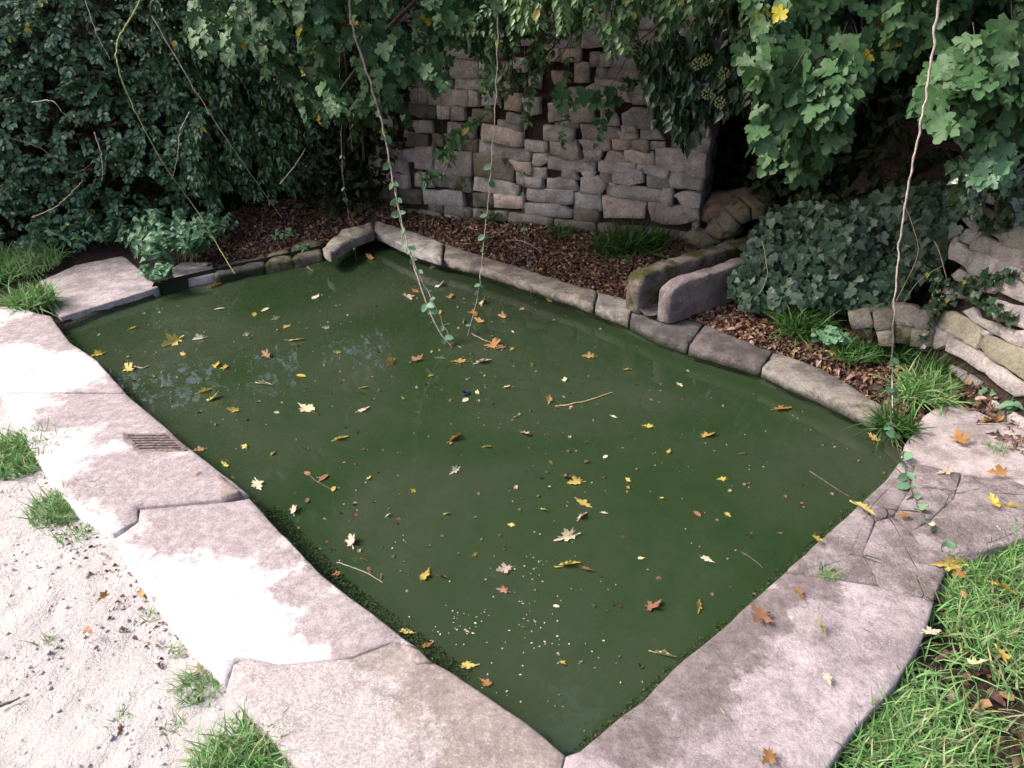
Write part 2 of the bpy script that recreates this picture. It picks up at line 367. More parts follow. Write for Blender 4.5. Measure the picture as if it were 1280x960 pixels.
def scatter(shape, P, R, S):
    Vs = []; Ts = []; n = 0; v = np.arange(len(P)) % 3
    for k in range(3):
        m = v == k
        if not m.any(): continue
        V, T = SH[shape][k]
        W = np.einsum('nij,vj->nvi', R[m], V)*S[m][:, None, None]+P[m][:, None]
        Vs.append(W.reshape(-1, 3)); Ts.append((T[None]+(np.arange(m.sum())*len(V))[:, None, None]+n).reshape(-1, 3)); n += m.sum()*len(V)
    return np.concatenate(Vs), np.concatenate(Ts)
def inframe(P, m=6):
    x, y, z = proj(P); return (x > -m) & (x < 1280+m) & (y > -m) & (y < 960+m) & (z > .2), x, y, z
def place_leaves(root, shape, mat, P, R, S, K=300, min_px=7, stuffname='foliage'):
    """the K leaves that show largest become parts of their own, the rest one part of kind stuff"""
    ok, x, y, z = inframe(P)
    cell = {}
    for i in np.nonzero(ok)[0]:
        c = (int(x[i]//9), int(y[i]//9))
        if c not in cell or z[cell[c]] > z[i]: cell[c] = i
    cand = np.array(sorted(cell.values(), key=lambda i: -S[i]/z[i])[:K], int) if cell else np.zeros(0, int)
    cand = np.array([i for i in cand if S[i]*F/z[i] > min_px], int)
    for i in cand:
        o = bpy.data.objects.new('leaf', leaf_mesh(shape, int(i % 3), mat)); COL.objects.link(o); o.parent = root
        Mx = Matrix.Identity(4)
        for a in range(3):
            for b in range(3): Mx[a][b] = R[i][a][b]*S[i]
            Mx[a][3] = P[i][a]-root.location[a]
        o.matrix_local = Mx
    rest = np.ones(len(P), bool); rest[cand] = False
    if rest.any():
        V, T = scatter(shape, P[rest], R[rest], S[rest])
        o = link(stuffname, npmesh(stuffname, V-np.array(root.location), T), MAT[mat]); o.parent = root; meta(o, kind='stuff')
def rnd(n, s=1.): return rng.normal(0, s, (n, 3))
def twig_leaves(P0, D0, n, gap, size, droop=.25, up=(0, -.35, 1.), side=.9, nrand=.35, sizevar=.25, alt=False):
    """leaves in pairs along twigs that start at P0 towards D0; returns P, R, S and the twigs' points"""
    D0 = D0/np.linalg.norm(D0, axis=1, keepdims=True); m = len(P0); P = []; D = []; S = []; tw = []
    q = P0.copy(); d = D0.copy(); pts = [q.copy()]
    for k in range(n):
        d = d+np.array([0, 0, -droop*.2])+rnd(m, .07); d /= np.linalg.norm(d, axis=1, keepdims=True); q = q+d*gap; pts.append(q.copy())
        s = np.cross(d, np.array(up)+rnd(m, .25)); s /= np.maximum(np.linalg.norm(s, axis=1, keepdims=True), 1e-9)
        for sg in ((1, -1) if not alt else ((1,) if k % 2 else (-1,))):
            P.append(q+s*sg*size*.12); D.append(s*sg*side+d*.7+np.array([0, 0, -droop])+rnd(m, .15))
            S.append(size*(1-.25*k/n)*(1+rng.uniform(-sizevar, sizevar, m)))
    P.append(q.copy()); D.append(d.copy()+np.array([0, 0, -droop*.5])); S.append(size*(.8+rng.uniform(-.1, .1, m)))
    P = np.concatenate(P); D = np.concatenate(D); S = np.concatenate(S)
    N = np.array(up)[None]+rnd(len(P), nrand)
    pts = np.stack(pts, 1)
    return P, frames(D, N), S, pts
def twig_geo(pts, r=.0015):
    """thin three-sided twigs, vectorised"""
    m, k, _ = pts.shape; off = np.array([(1, 0, 0), (-.5, .5, .7), (-.5, -.5, -.7)])*r
    V = (pts[:, :, None, :]+off[None, None]).reshape(-1, 3); T = []
    for i in range(k-1):
        for a in range(3):
            b = (a+1) % 3; T += [(i*3+a, i*3+b, (i+1)*3+b), (i*3+a, (i+1)*3+b, (i+1)*3+a)]
    T = np.array(T)[None]+(np.arange(m)*k*3)[:, None, None]
    return V, T.reshape(-1, 3)
def stuff_part(root, name, V, T, mat):
    o = link(name, npmesh(name, V-np.array(root.location), T), MAT[mat]); o.parent = root; return meta(o, kind='stuff')
def sample_px(poly, n):
    """random image points inside a measured outline"""
    A = np.array(poly, float); lo, hi = A.min(0), A.max(0); out = np.zeros((0, 2))
    while len(out) < n:
        q = rng.uniform(lo, hi, (n*2, 2)); out = np.concatenate([out, q[inpoly(q, poly)]])
    return out[:n]
def plant(name, label, cat, loc, group=None):
    return meta(empty(name, tuple(loc)), label, cat, group)

# ================================================================== THE PLACE
ZT = .10                                           # top of the paving above the water
LEFT_EDGE = [(72, 397), (84, 426), (119, 450), (156, 491), (231, 557), (309, 620), (400, 719), (519, 809), (538, 825), (565, 840), (651, 901), (705, 944)]
RIGHT_EDGE = [(705, 944), (727, 940), (811, 870), (860, 825), (985, 713), (1042, 662), (1108, 601), (1125, 576), (1131, 555)]
FAR_EDGE = [(1094, 522), (1035, 494), (930, 450), (824, 418), (744, 382), (694, 364), (600, 334), (516, 311), (467, 287)]
BACKLEFT = [(440, 296), (400, 314), (330, 330), (269, 343), (197, 360), (134, 380)]
ZB = .058
pool = P2(LEFT_EDGE + RIGHT_EDGE[1:] + FAR_EDGE + BACKLEFT[:1], ZT) + P2(BACKLEFT[1:], ZB)

# open ground in front of the banks; outside it the earth rises
OPEN = [(-9, 4.2), (-3.9, 5.5), (-2.75, 5.68), (-1.75, 6.2), (-1.15, 6.4), (-.7, 6.22), (1.30, 5.3), (1.38, 5.15), (1.62, 5.55), (2.25, 5.0), (2.0, 4.6), (1.42, 4.02), (1.72, 3.75), (2.1, 3.3), (2.45, 2.85), (2.85, 1.6), (3.2, 0), (3.6, -8), (-9, -8)]
BEDL = P2([(1200, 505), (1094, 508), (951, 433), (879, 401), (787, 373), (691, 345), (556, 301), (466, 275)], .1)
def ground_z(P):
    d = sdf(P, OPEN); dp = sdf(P, pool)
    x, y = P[..., 0], P[..., 1]
    z = np.full(d.shape, .028)
    # planted bed behind the far kerb climbs gently to the wall
    a = np.array(BEDL[0]); b = np.array(BEDL[-1]); t = (b-a)/np.linalg.norm(b-a); n = np.array([t[1], -t[0]])
    if n[1] < 0: n = -n
    s = (x-a[0])*n[0]+(y-a[1])*n[1]
    z = np.where(s > .0, np.clip(.06+.09*s, 0, .26), z)
    left = np.clip((y-5.45)*.25, 0, .15)*(x < -.9); z = np.maximum(z, .03+left)
    up = np.clip(-d/.55, 0, 1); z = z+1.0*up*up*(3-2*up)+np.clip(-d-.5, 0, 8)*.30
    z = z+.03*np.sin(x*7+y*3)*np.clip(-d, 0, 1)+.012*np.sin(x*13.1)*np.sin(y*11.7)*(s > 0)
    z = np.where(dp > -.05, -.65, z)
    return z
def grid_sheet(name, x0, x1, y0, y1, sp, zf, mat, kind='structure', keep=None):
    xs = np.arange(x0, x1+sp/2, sp); ys = np.arange(y0, y1+sp/2, sp); X, Y = np.meshgrid(xs, ys); P = np.stack([X, Y], -1)
    Z = zf(P); V = np.stack([X, Y, Z], -1).reshape(-1, 3); nx, ny = len(xs), len(ys)
    i = (np.arange(ny-1)[:, None]*nx+np.arange(nx-1)[None]).ravel()
    T = np.concatenate([np.stack([i, i+1, i+nx+1], 1), np.stack([i, i+nx+1, i+nx], 1)])
    if keep is not None:
        c = V[T].mean(1)[:, :2]; T = T[keep(c)]
    o = link(name, npmesh(name, V, T, True), mat); meta(o, kind=kind); return o

# earth ----------------------------------------------------------------------
m = M('dark_earth'); P = m.pos()
c = m.mix(m.gray(m.noise(7, 6), .35, .65), (.028,.019,.017), (.055,.038,.034)); c = m.mix(m.gray(m.noise(60, 5, .7), .5, .68), c, (.09,.06,.055))
m.color(c); m.set(Roughness=.95, Specular_IOR_Level=.15); m.bump(m.math('ADD', m.noise(40, 6), m.noise(150, 3)), .8, .02); MAT['earth'] = m.m
grid_sheet('ground', -9, 7, -4, 11, .06, ground_z, MAT['earth'])
gv = [(-9,-4,.045),(7,-4,.045),(7,11,3.4),(-9,11,3.0),(-200,-200,.0),(200,-200,.0),(200,200,7),(-200,200,7)]
outer = mesh('far_ground', gv, [(0,4,5,1),(1,5,6,2),(2,6,7,3),(3,7,4,0)]); meta(link('far_ground', outer, MAT['earth']), kind='structure')

# pale trodden earth to the left of the paving -------------------------------
PAV_OUT = P2([(-160, 470), (5, 494), (40, 560), (65, 600), (100, 640), (144, 668), (175, 725), (225, 790), (282, 855), (330, 905), (372, 955), (460, 1100)], .09)
m = M('trodden_chalky_earth')
c = m.mix(m.gray(m.noise(2.2, 6, .6), .3, .7), (.52,.49,.49), (.43,.40,.405)); c = m.mix(m.gray(m.noise(42, 7, .78), .60, .66), c, (.17,.12,.13))
c = m.mix(m.math('MULTIPLY', m.gray(m.noise(7, 9, .8), .56, .68), .5), c, (.34,.28,.29))
m.color(c); m.set(Roughness=.95, Specular_IOR_Level=.2); m.bump(m.math('ADD', m.noise(30, 8, .7), m.math('MULTIPLY', m.noise(110, 5, .6), .5)), 1., .018); MAT['gravel'] = m.m
LEFTZONE = [(-7, 5.0)] + [PAV_OUT[0]] + PAV_OUT[1:] + [(.3, .2), (.3, -2), (-7, -2)]
def gravz(P):
    X, Y = P[..., 0], P[..., 1]; q = np.zeros(X.shape); f = q.ravel()
    for i, (x, y) in enumerate(zip(X.ravel(), Y.ravel())):
        f[i] = noise.fractal(Vector((x*5, y*5, 2)), .9, 2.1, 3)*.010+noise.turbulence(Vector((x*24, y*24, 7)), 3, False)*.010
    return .060+q
GZ = [(-3.6, 4.6)]+PAV_OUT[1:]+[(.3, .3), (-3.6, .3)]
grid_sheet('path', -3.6, .1, .5, 4.4, .022, gravz, MAT['gravel'], keep=lambda c: inpoly(c, LEFTZONE) | (sdf(c, LEFTZONE) > -.06))

# pond -----------------------------------------------------------------------
ctr = np.mean(pool, 0)
wpoly = [tuple(np.array(p)+(np.array(p)-ctr)/np.linalg.norm(np.array(p)-ctr)*.05) for p in pool]
m = M('murky_green_water'); nb = m.t.nodes
big = m.noise(.9, 4, .55, dist=.6); fine = m.noise(14, 5, .6)
c = m.ramp(m.math('MULTIPLY_ADD', fine, .18, m.math('MULTIPLY', big, .85)), [(.28, (.018,.041,.015)), (.44, (.027,.051,.021)), (.56, (.038,.058,.031)), (.70, (.053,.069,.044))])
m.color(c); m.set(Roughness=.6, Specular_IOR_Level=0.0)
tr = m.n('ShaderNodeBsdfTransparent'); tr.inputs[0].default_value = (.30,.42,.22, 1)
gl = m.n('ShaderNodeBsdfGlossy'); gl.inputs['Roughness'].default_value = .015; gl.inputs[0].default_value = (1, 1, 1, 1)
mx = m.n('ShaderNodeMixShader'); mx.inputs[0].default_value = .70; m.l(tr.outputs[0], mx.inputs[1]); m.l(m.b.outputs[0], mx.inputs[2])
fr = m.n('ShaderNodeFresnel'); fr.inputs[0].default_value = 1.33
bp = m.n('ShaderNodeBump'); bp.inputs['Strength'].default_value = .12; bp.inputs['Distance'].default_value = .01; m.l(m.noise(5, 3, .5, dist=.5), bp.inputs['Height'])
m.l(bp.outputs[0], gl.inputs['Normal']); m.l(bp.outputs[0], fr.inputs['Normal'])
m2 = m.n('ShaderNodeMixShader'); m.l(fr.outputs[0], m2.inputs[0]); m.l(mx.outputs[0], m2.inputs[1]); m.l(gl.outputs[0], m2.inputs[2])
m.l(m2.outputs[0], nb['Material Output'].inputs[0]); MAT['water'] = m.m
wm = mesh('water', [(x, y, 0) for x, y in wpoly], [tuple(range(len(wpoly)))])
meta(link('water', wm, MAT['water']), kind='structure')
# pool wall with a fringe of algae that bulges into the water
m = M('algae_wall'); z = m.n('ShaderNodeSeparateXYZ'); m.l(m.pos(), z.inputs[0])
zz = m.math('ADD', z.outputs[2], m.math('MULTIPLY_ADD', m.noise(22, 4), .05, -.025))
green = m.mix(m.gray(m.noise(50, 5), .35, .65), (.008,.022,.006), (.022,.055,.012))
c = m.mix(m.gray(zz, -.02, .02), green, (.018,.022,.010)); c = m.mix(m.gray(zz, -.5, -.08), (.01,.02,.008), c)
m.color(c); m.set(Roughness=.9); m.bump(m.noise(70, 5), .9, .01); MAT['algae'] = m.m
rp = resample(pool, .05, .006, 3); RP = np.array(rp); nn = np.roll(RP, -1, 0)-np.roll(RP, 1, 0); nn = np.stack([-nn[:, 1], nn[:, 0]], 1); nn /= np.hypot(nn[:, 0], nn[:, 1])[:, None]
if sdf(RP[:1]+nn[:1]*.02, pool)[0] < 0: nn = -nn
V = []; prof = [(-.03, .035), (-.012, .025), (-.002, .010), (.012, -.006), (.055, -.03), (.085, -.10), (.10, -.22), (.06, -.66)]
farline = P2([(1100, 525)]+FAR_EDGE+BACKLEFT[:1], ZT)+P2(BACKLEFT[1:5], ZB); isfar = dpoly(RP, farline, closed=False) < .04
prof_far = [(-.045, .085), (-.045, .05), (-.042, .01), (-.04, -.03), (-.04, -.08), (-.04, -.15), (-.04, -.3), (-.04, -.66)]
for i, (q, n) in enumerate(zip(RP, nn)):
    for j, (o, zz_) in enumerate(prof_far if isfar[i] else prof):
        g = 1+.6*nz(q[0]*5, q[1]*5, j*.3) if j > 1 else 1
        V.append((*(q+n*o*g), zz_+(.012*nz(q[0]*20, q[1]*20, j) if 1 < j < 6 else 0)))
K = len(prof); n_ = len(RP); Fc = [(i*K+j, ((i+1) % n_)*K+j, ((i+1) % n_)*K+j+1, i*K+j+1) for i in range(n_) for j in range(K-1)]
meta(link('pool_wall', mesh('pool_wall', V, Fc, True), MAT['algae']), kind='structure')

# paving ---------------------------------------------------------------------
pc = (.29,.24,.255)
MAT['pavA'] = stone_mat('pale_worn_concrete', ((.52,.485,.495), (.45,.415,.425)), dark=(.38,.34,.35), tint=False, contrast=.35, bumpd=.003,
   patches=[(*P2([(x, y)], ZT)[0], r) for x, y, r in ((95, 420, .22), (60, 405, .3), (150, 470, .10), (130, 505, .30), (185, 520, .28), (220, 605, .30), (160, 590, .22), (275, 600, .24), (255, 650, .24), (300, 665, .16), (350, 700, .10), (375, 735, .12), (420, 770, .13), (460, 805, .14), (380, 660, .05))], patchcol=pc)
MAT['pavD'] = stone_mat('tan_concrete', ((.24,.20,.19), (.18,.148,.142)), dark=(.36,.32,.31), tint=False, contrast=.8, bumpd=.0025, fine=1.6,
   patches=[(*P2([(x, y)], ZT)[0], r) for x, y, r in ((330, 880, .30), (300, 850, .22), (390, 950, .30))], patchcol=(.42,.385,.39))
MAT['pavS'] = stone_mat('weathered_limestone_slab', ((.40,.35,.365), (.24,.205,.21)), dark=(.13,.10,.11), tint=False, bumpd=.006)
MAT['pavR'] = stone_mat('lichen_spotted_slab', ((.38,.33,.36), (.22,.185,.20)), dark=(.14,.115,.12), tint=False, bumpd=.006, mottle=(3.2, .42, .60),
   patches=[(*P2([(x, y)], ZT)[0], r) for x, y, r in ((900, 800, .16), (850, 850, .16), (950, 760, .14), (1000, 725, .12), (790, 905, .15))], patchcol=(.17,.14,.14))
MAT['pavC'] = stone_mat('cracked_sandstone', ((.38,.33,.35), (.18,.15,.15)), dark=(.09,.07,.07), moss=(.06,.08,.025), moss_lo=.62, tint=False, bumpd=.016, cracks=4.5)
pav = meta(empty('paving', (0, 0, 0)), kind='structure')
LE = LEFT_EDGE
slabs = [
 ('pavA', [(-170, 372), (20, 384), (62, 395), (84, 426), (119, 450), (156, 490), (30, 489), (-170, 478)], .02),
 ('pavA', [(156, 493), (231, 557), (309, 619), (280, 624), (172, 634), (171, 651), (143, 667), (100, 640), (65, 600), (40, 560), (3, 494), (30, 492)], .02),
 ('pavA', [(310, 623), (400, 719), (519, 809), (490, 800), (440, 820), (347, 828), (309, 819), (291, 826), (283, 853), (225, 790), (175, 725), (144, 672), (173, 653), (175, 637), (280, 627)], .02),
 ('pavD', [(518, 812), (540, 829), (565, 843), (651, 901), (704, 945), (690, 1000), (640, 1110), (470, 1110), (372, 955), (330, 905), (284, 860), (294, 830), (309, 823), (347, 832), (440, 824), (492, 804)], .02),
 ('pavR', [(709, 945), (727, 940), (811, 870), (860, 825), (985, 714), (1096, 733), (1166, 752), (1150, 800), (1120, 850), (1070, 905), (1030, 960), (980, 1080), (660, 1110), (695, 1000)], .02),
 ('pavC', [(987, 711), (1042, 662), (1075, 632), (1092, 650), (1078, 690), (1096, 729)], .02),
 ('pavC', [(1077, 630), (1108, 601), (1126, 578), (1143, 582), (1136, 612), (1118, 640), (1095, 648)], .02),
 ('pavC', [(1146, 582), (1200, 592), (1190, 622), (1160, 650), (1138, 662), (1120, 645), (1138, 614)], .02),
 ('pavC', [(1097, 651), (1118, 645), (1137, 664), (1150, 680), (1190, 690), (1164, 750), (1098, 730), (1081, 690)], .02),
 ('pavC', [(1203, 593), (1270, 603), (1330, 625), (1290, 668), (1225, 690), (1192, 689), (1152, 679), (1141, 664), (1163, 653), (1194, 624)], .02),
 ('pavS', [(1128, 574), (1133, 555), (1156, 520), (1180, 499), (1240, 520), (1300, 545), (1340, 575), (1335, 621), (1270, 600), (1200, 589), (1145, 579)], .02),
 ('pavS', [(52, 351), (94, 332), (153, 320), (180, 342), (197, 359), (134, 379), (76, 396), (60, 380)], .02),
 ('pavS', [(214, 336), (228, 327), (264, 328), (268, 342), (240, 347), (222, 350)], .02),
]
BH = [(155, 543), (211, 543), (233, 564), (174, 565)]
for i, (mt, poly, _) in enumerate(slabs):
    far = i >= 11; zt = ZB if far else ZT; pp = grow(P2(poly, zt), .005)
    hole = P2(BH, ZT) if i == 1 else None
    me = stone_mesh(pp, .035, .013, .006, .11, .003 if far else .004 if mt[-1] in 'AD' else .008, i+1, ground_frame(zt+(.004 if i % 2 else 0)), jit=.003, ns=3.5, hole=hole, name='slab', tilt=.0)
    o = link('slab', me, MAT[mt], pav)
# broken chips where the slab edge meets the pond
for poly in ([(500, 800), (524, 806), (540, 822), (520, 822)], [(268, 590), (274, 590), (300, 612), (276, 618)]):
    me = stone_mesh(P2(poly, .13), .02, .012, .008, .03, .008, 41, ground_frame(.118), name='chip'); link('chip', me, MAT['pavD'], pav)
# the surround's dead ground on which the slabs lie is the earth sheet below

# drain grate ------------------------------------------------------------------
m = M('rusted_iron'); m.color(m.mix(m.gray(m.noise(60, 5), .35, .65), (.07,.05,.048), (.22,.17,.165))); m.set(Roughness=.7, Metallic=.3); m.bump(m.noise(150, 3), .5, .002); MAT['iron'] = m.m
g = [np.array(p) for p in P2(BH, ZT)]; gc = sum(g)/4
gr = plant('drain_grate', 'small rusty iron drain grate set into the pale slab beside the pond', 'drain grate', (gc[0], gc[1], .1))
def bar(a, b, wd, z0, z1, name, parent, mat='iron'):
    a, b = np.array(a, float), np.array(b, float); t = (b-a)/np.linalg.norm(b-a); n = np.array([-t[1], t[0]])*wd/2
    c = [a-n, b-n, b+n, a+n]; bm = bmesh.new(); lo = [bm.verts.new((*p, z0)) for p in c]; hi = [bm.verts.new((*p, z1)) for p in c]
    bm.faces.new(lo[::-1]); bm.faces.new(hi)
    for k in range(4): bm.faces.new((lo[k], lo[(k+1) % 4], hi[(k+1) % 4], hi[k]))
    bmesh.ops.bevel(bm, geom=bm.edges[:], offset=.0012, segments=1, affect='EDGES')
    me = bpy.data.meshes.new(name); bm.to_mesh(me); bm.free(); return link(name, me, MAT[mat], parent)
m = M('gap_shade_black'); m.set(Base_Color=(.004,.003,.003,1), Roughness=1.); MAT['gapblack'] = m.m
link('gap_shade', mesh('gap_shade', [(*(q+(gc-q)*-.05), .062) for q in g], [(0, 1, 2, 3)]), MAT['gapblack'], gr)  # near-black sheet painted as the shade between the grate bars
for k in range(7):
    t = (k+.5)/7; bar(g[0]+(g[3]-g[0])*t, g[1]+(g[2]-g[1])*t, .0105, .088, .106, 'bar', gr)
for a, b in ((0, 1), (1, 2), (2, 3), (3, 0)):
    bar(g[a], g[b], .014, .085, .104+(a % 2)*.003, 'frame', gr)

# far kerb ---------------------------------------------------------------------
kb = plant('pond_kerb', 'narrow worn stone kerb along the far side of the pond under the wall', 'kerb', (.3, 4.2, .1))
INN = FAR_EDGE[::-1]
ks = [
 ('kerb', [(467, 288), (516, 311), (552, 322), (554, 303), (520, 290), (470, 275)], .02),
 ('kerb', [(554, 323), (600, 334), (640, 347), (694, 364), (742, 381), (746, 363), (691, 347), (600, 318), (556, 304)], .0),
 ('kerb', [(744, 382), (786, 398), (792, 377), (748, 364)], .0),
 ('kerbwet', [(787, 399), (824, 418), (860, 430), (879, 403), (830, 385), (793, 378)], -.01),
 ('kerbwet', [(862, 431), (930, 450), (951, 457), (966, 438), (951, 433), (881, 404)], -.005),
 ('kerb', [(953, 458), (1035, 494), (1097, 523), (1104, 506), (1027, 459), (968, 439)], .0),
]
for i, (mt, poly, dz) in enumerate(ks):
    pp = P2(poly, ZT+dz)
    me = stone_mesh(pp, .03, .016, .010, .060, .006, 60+i, ground_frame(ZT+dz), jit=.006, ns=9, name='kerb_stone'); link('kerb_stone', me, MAT[mt], kb)
cb = [(402, 306), (428, 284), (466, 276), (466, 287), (440, 297), (412, 314)]
me = stone_mesh(P2(cb, .16), .03, .03, .02, .075, .012, 71, ground_frame(.155), jit=.012, ns=9, name='corner_stone'); meta(link('corner_stone', me, MAT['kerb'], kb), label='squat corner block with a dark hollow face')

# ------------------------------------------------------------------ dry stone walls
CROPS = {'A': (480, 50), 'B': (480, 150), 'C': (680, 50), 'D': (700, 150), 'E': (1080, 220), 'G': (1080, 350), 'J': (940, 320)}
def wall_frame(O, Uv, N):
    O, Uv, N = (np.array(v, float) for v in (O, Uv, N))
    Wv = np.cross(N, Uv); Wv = Wv if Wv[2] > 0 else -Wv
    def fr(u, v, h): return tuple(O+Uv*u+Wv*v+N*h)
    def uv(x, y):
        p = onplane(x, y, O, N)-O; return (float(p@Uv), float(p@Wv))
    return fr, uv, Wv
def build_wall(root, O, Uv, N, stones, mats, sp, fill=None, seed=100, thick=.16, sub='stone', gr=.0095):
    fr, uv, Wv = wall_frame(O, Uv, N); polys = []
    for i, (cr, pts) in enumerate(stones):
        ox, oy = CROPS[cr]; px = [(ox+a/6.4, oy+b/6.4) for a, b in pts]
        polys.append([uv(*p) for p in px])
    rs = random.Random(seed)
    if fill:    # courses of smaller stones where ivy and shade leave the wall indistinct
        (u0, u1, v0, v1) = fill; v = v0
        while v < v1:
            hgt = rs.uniform(.065, .15); u = u0+rs.uniform(-.2, 0)
            while u < u1:
                wd = min(rs.uniform(.14, .42), u1-u)
                if wd < .05: break
                q = [(u+.006, v+rs.uniform(.003, .015)), (u+wd-.008, v+rs.uniform(.003, .015)), (u+wd-rs.uniform(.006, .02), v+hgt-rs.uniform(.004, .018)), (u+rs.uniform(.004, .02), v+hgt-rs.uniform(.004, .018))]
                smp = np.array([(u+wd*a, v+hgt*b) for a in (.04, .25, .5, .75, .96) for b in (.08, .5, .92)])
                hit = False
                for P_ in polys:
                    if inpoly(smp, P_).any() or (sdf(np.array(P_), q) > 0).any(): hit = True; break
                if not hit: polys.append(q)
                elif wd > .2:
                    for k in range(3):   # smaller pieces in what is left over
                        a0 = u+wd*k/3; q2 = [(a0+.004, v+.006), (a0+wd/3-.006, v+.008), (a0+wd/3-.01, v+hgt-.01), (a0+.008, v+hgt-.008)]
                        sm = np.array([(a0+wd/3*a, v+hgt*b) for a in (.05, .5, .95) for b in (.08, .5, .92)])
                        if not any(inpoly(sm, P_).any() for P_ in polys): polys.append(q2)
                u += wd
            v += hgt
    for i, q in enumerate(polys):
        q = grow(q, gr); me = stone_mesh(q, sp, .007, .005, thick, .008, seed+i, fr, jit=.011, ns=10, name='stone', tilt=rs.uniform(-.06, .06))
        me2 = link(sub, me, MAT[mats(i, q, rs)], root)
        # each stone sits a little proud or back
        me2.location = Vector(me2.location)+Vector(N)*rs.uniform(-.014, .010)
    return fr, uv, polys
WO = at(540, 258, .18); WE = at(880, 298, .18); WU = (WE-WO)/np.linalg.norm(WE-WO); WN = np.cross(WU, (0, 0, 1.)); WN = WN if WN[1] < 0 else -WN
BW = [('D', s) for s in (
 [(160,45),(250,50),(460,90),(480,150),(170,160)], [(490,55),(600,65),(610,95),(500,95)], [(455,100),(605,105),(615,150),(490,160)],
 [(640,80),(760,90),(830,150),(640,155)], [(145,165),(390,165),(405,235),(190,245)], [(415,170),(555,165),(555,225),(420,240)], [(565,168),(700,165),(715,255),(570,235)],
 [(715,185),(830,190),(830,235),(722,230)], [(1030,150),(1200,160),(1185,250),(900,210),(900,185),(1030,195)], [(770,240),(940,230),(1165,275),(1160,450),(1000,425),(780,365)],
 [(890,420),(980,425),(1130,460),(1110,560),(890,530)], [(180,250),(335,250),(310,325),(185,330)], [(340,320),(385,250),(485,270),(515,325),(560,345)],
 [(510,250),(740,265),(765,365),(640,350),(530,310)], [(-95,300),(285,340),(270,420),(-95,385)], [(300,340),(600,345),(595,405),(400,425),(310,400)],
 [(615,355),(870,400),(855,450),(730,440),(620,390)], [(15,405),(120,405),(155,480),(10,455)], [(170,475),(300,455),(365,530),(320,590),(165,585)],
 [(320,420),(410,440),(410,500),(320,490)], [(420,430),(650,400),(660,500),(560,520),(430,490)], [(690,450),(870,465),(865,540),(690,540)],
 [(-105,480),(110,480),(150,560),(-105,560)], [(365,545),(500,520),(815,580),(812,660),(600,640),(365,600)], [(822,550),(905,545),(885,690),(822,670)],
 [(910,600),(1020,570),(1110,600),(1110,695),(1000,690)], [(110,590),(310,600),(330,720),(110,690)], [(340,620),(480,625),(680,670),(665,790),(350,780)],
 [(710,670),(815,672),(890,698),(1110,712),(1110,800),(900,840),(730,800)], [(105,700),(300,720),(300,820),(105,790)],
 [(170,430),(270,425),(255,455),(180,465)], [(380,515),(480,500),(430,530)])]
BW += [('C', s) for s in (
 [(375,110),(445,110),(430,210),(375,210)], [(455,120),(530,120),(540,200),(445,215)], [(540,80),(800,90),(800,200),(720,230),(550,205)], [(420,235),(500,240),(490,300),(420,290)],
 [(530,220),(760,238),(740,315),(500,308)], [(400,305),(500,318),(680,365),(670,405),(540,380),(400,345)], [(690,355),(830,360),(830,430),(690,410)],
 [(380,360),(480,385),(470,450),(330,460),(340,380)], [(590,400),(650,425),(700,500),(600,480)], [(850,450),(1000,450),(970,525),(850,510)], [(665,430),(820,455),(830,515),(710,505)],
 [(205,390),(290,400),(290,485),(200,495)], [(30,520),(170,520),(200,640),(40,650)], [(182,505),(280,535),(380,535),(400,650),(210,655)], [(450,590),(560,600),(590,680),(450,680)],
 [(625,600),(700,550),(850,560),(870,715),(640,690)], [(295,490),(400,480),(400,525),(295,525)], [(80,680),(270,665),(265,708),(90,698)], [(0,690),(75,705),(240,712),(235,805),(0,790)],
 [(1170,690),(1280,740),(1280,780),(1165,760)], [(60,270),(150,260),(160,350),(80,350)], [(50,820),(250,815),(285,950),(150,945),(50,900)], [(890,90),(1000,130),(960,200),(820,195)],
 [(850,250),(960,255),(950,320),(860,325)], [(840,350),(980,370),(990,440),(840,430)], [(1020,560),(1160,600),(1160,680),(1020,650)])]
BW += [('A', s) for s in (
 [(1040,150),(1140,140),(1150,255),(1040,250)], [(780,410),(900,410),(910,510),(780,520)], [(950,420),(1090,440),(1080,580),(960,550)], [(1105,470),(1250,470),(1245,590),(1130,600)],
 [(710,560),(870,590),(870,660),(700,640)], [(980,590),(1100,620),(1110,675),(980,640)], [(900,650),(1100,682),(1100,718),(900,700)], [(510,670),(720,700),(720,790),(510,770)], [(780,682),(880,692),(1105,755),(1105,850),(780,800)],
 [(1160,270),(1240,280),(1240,380),(1150,370)])]
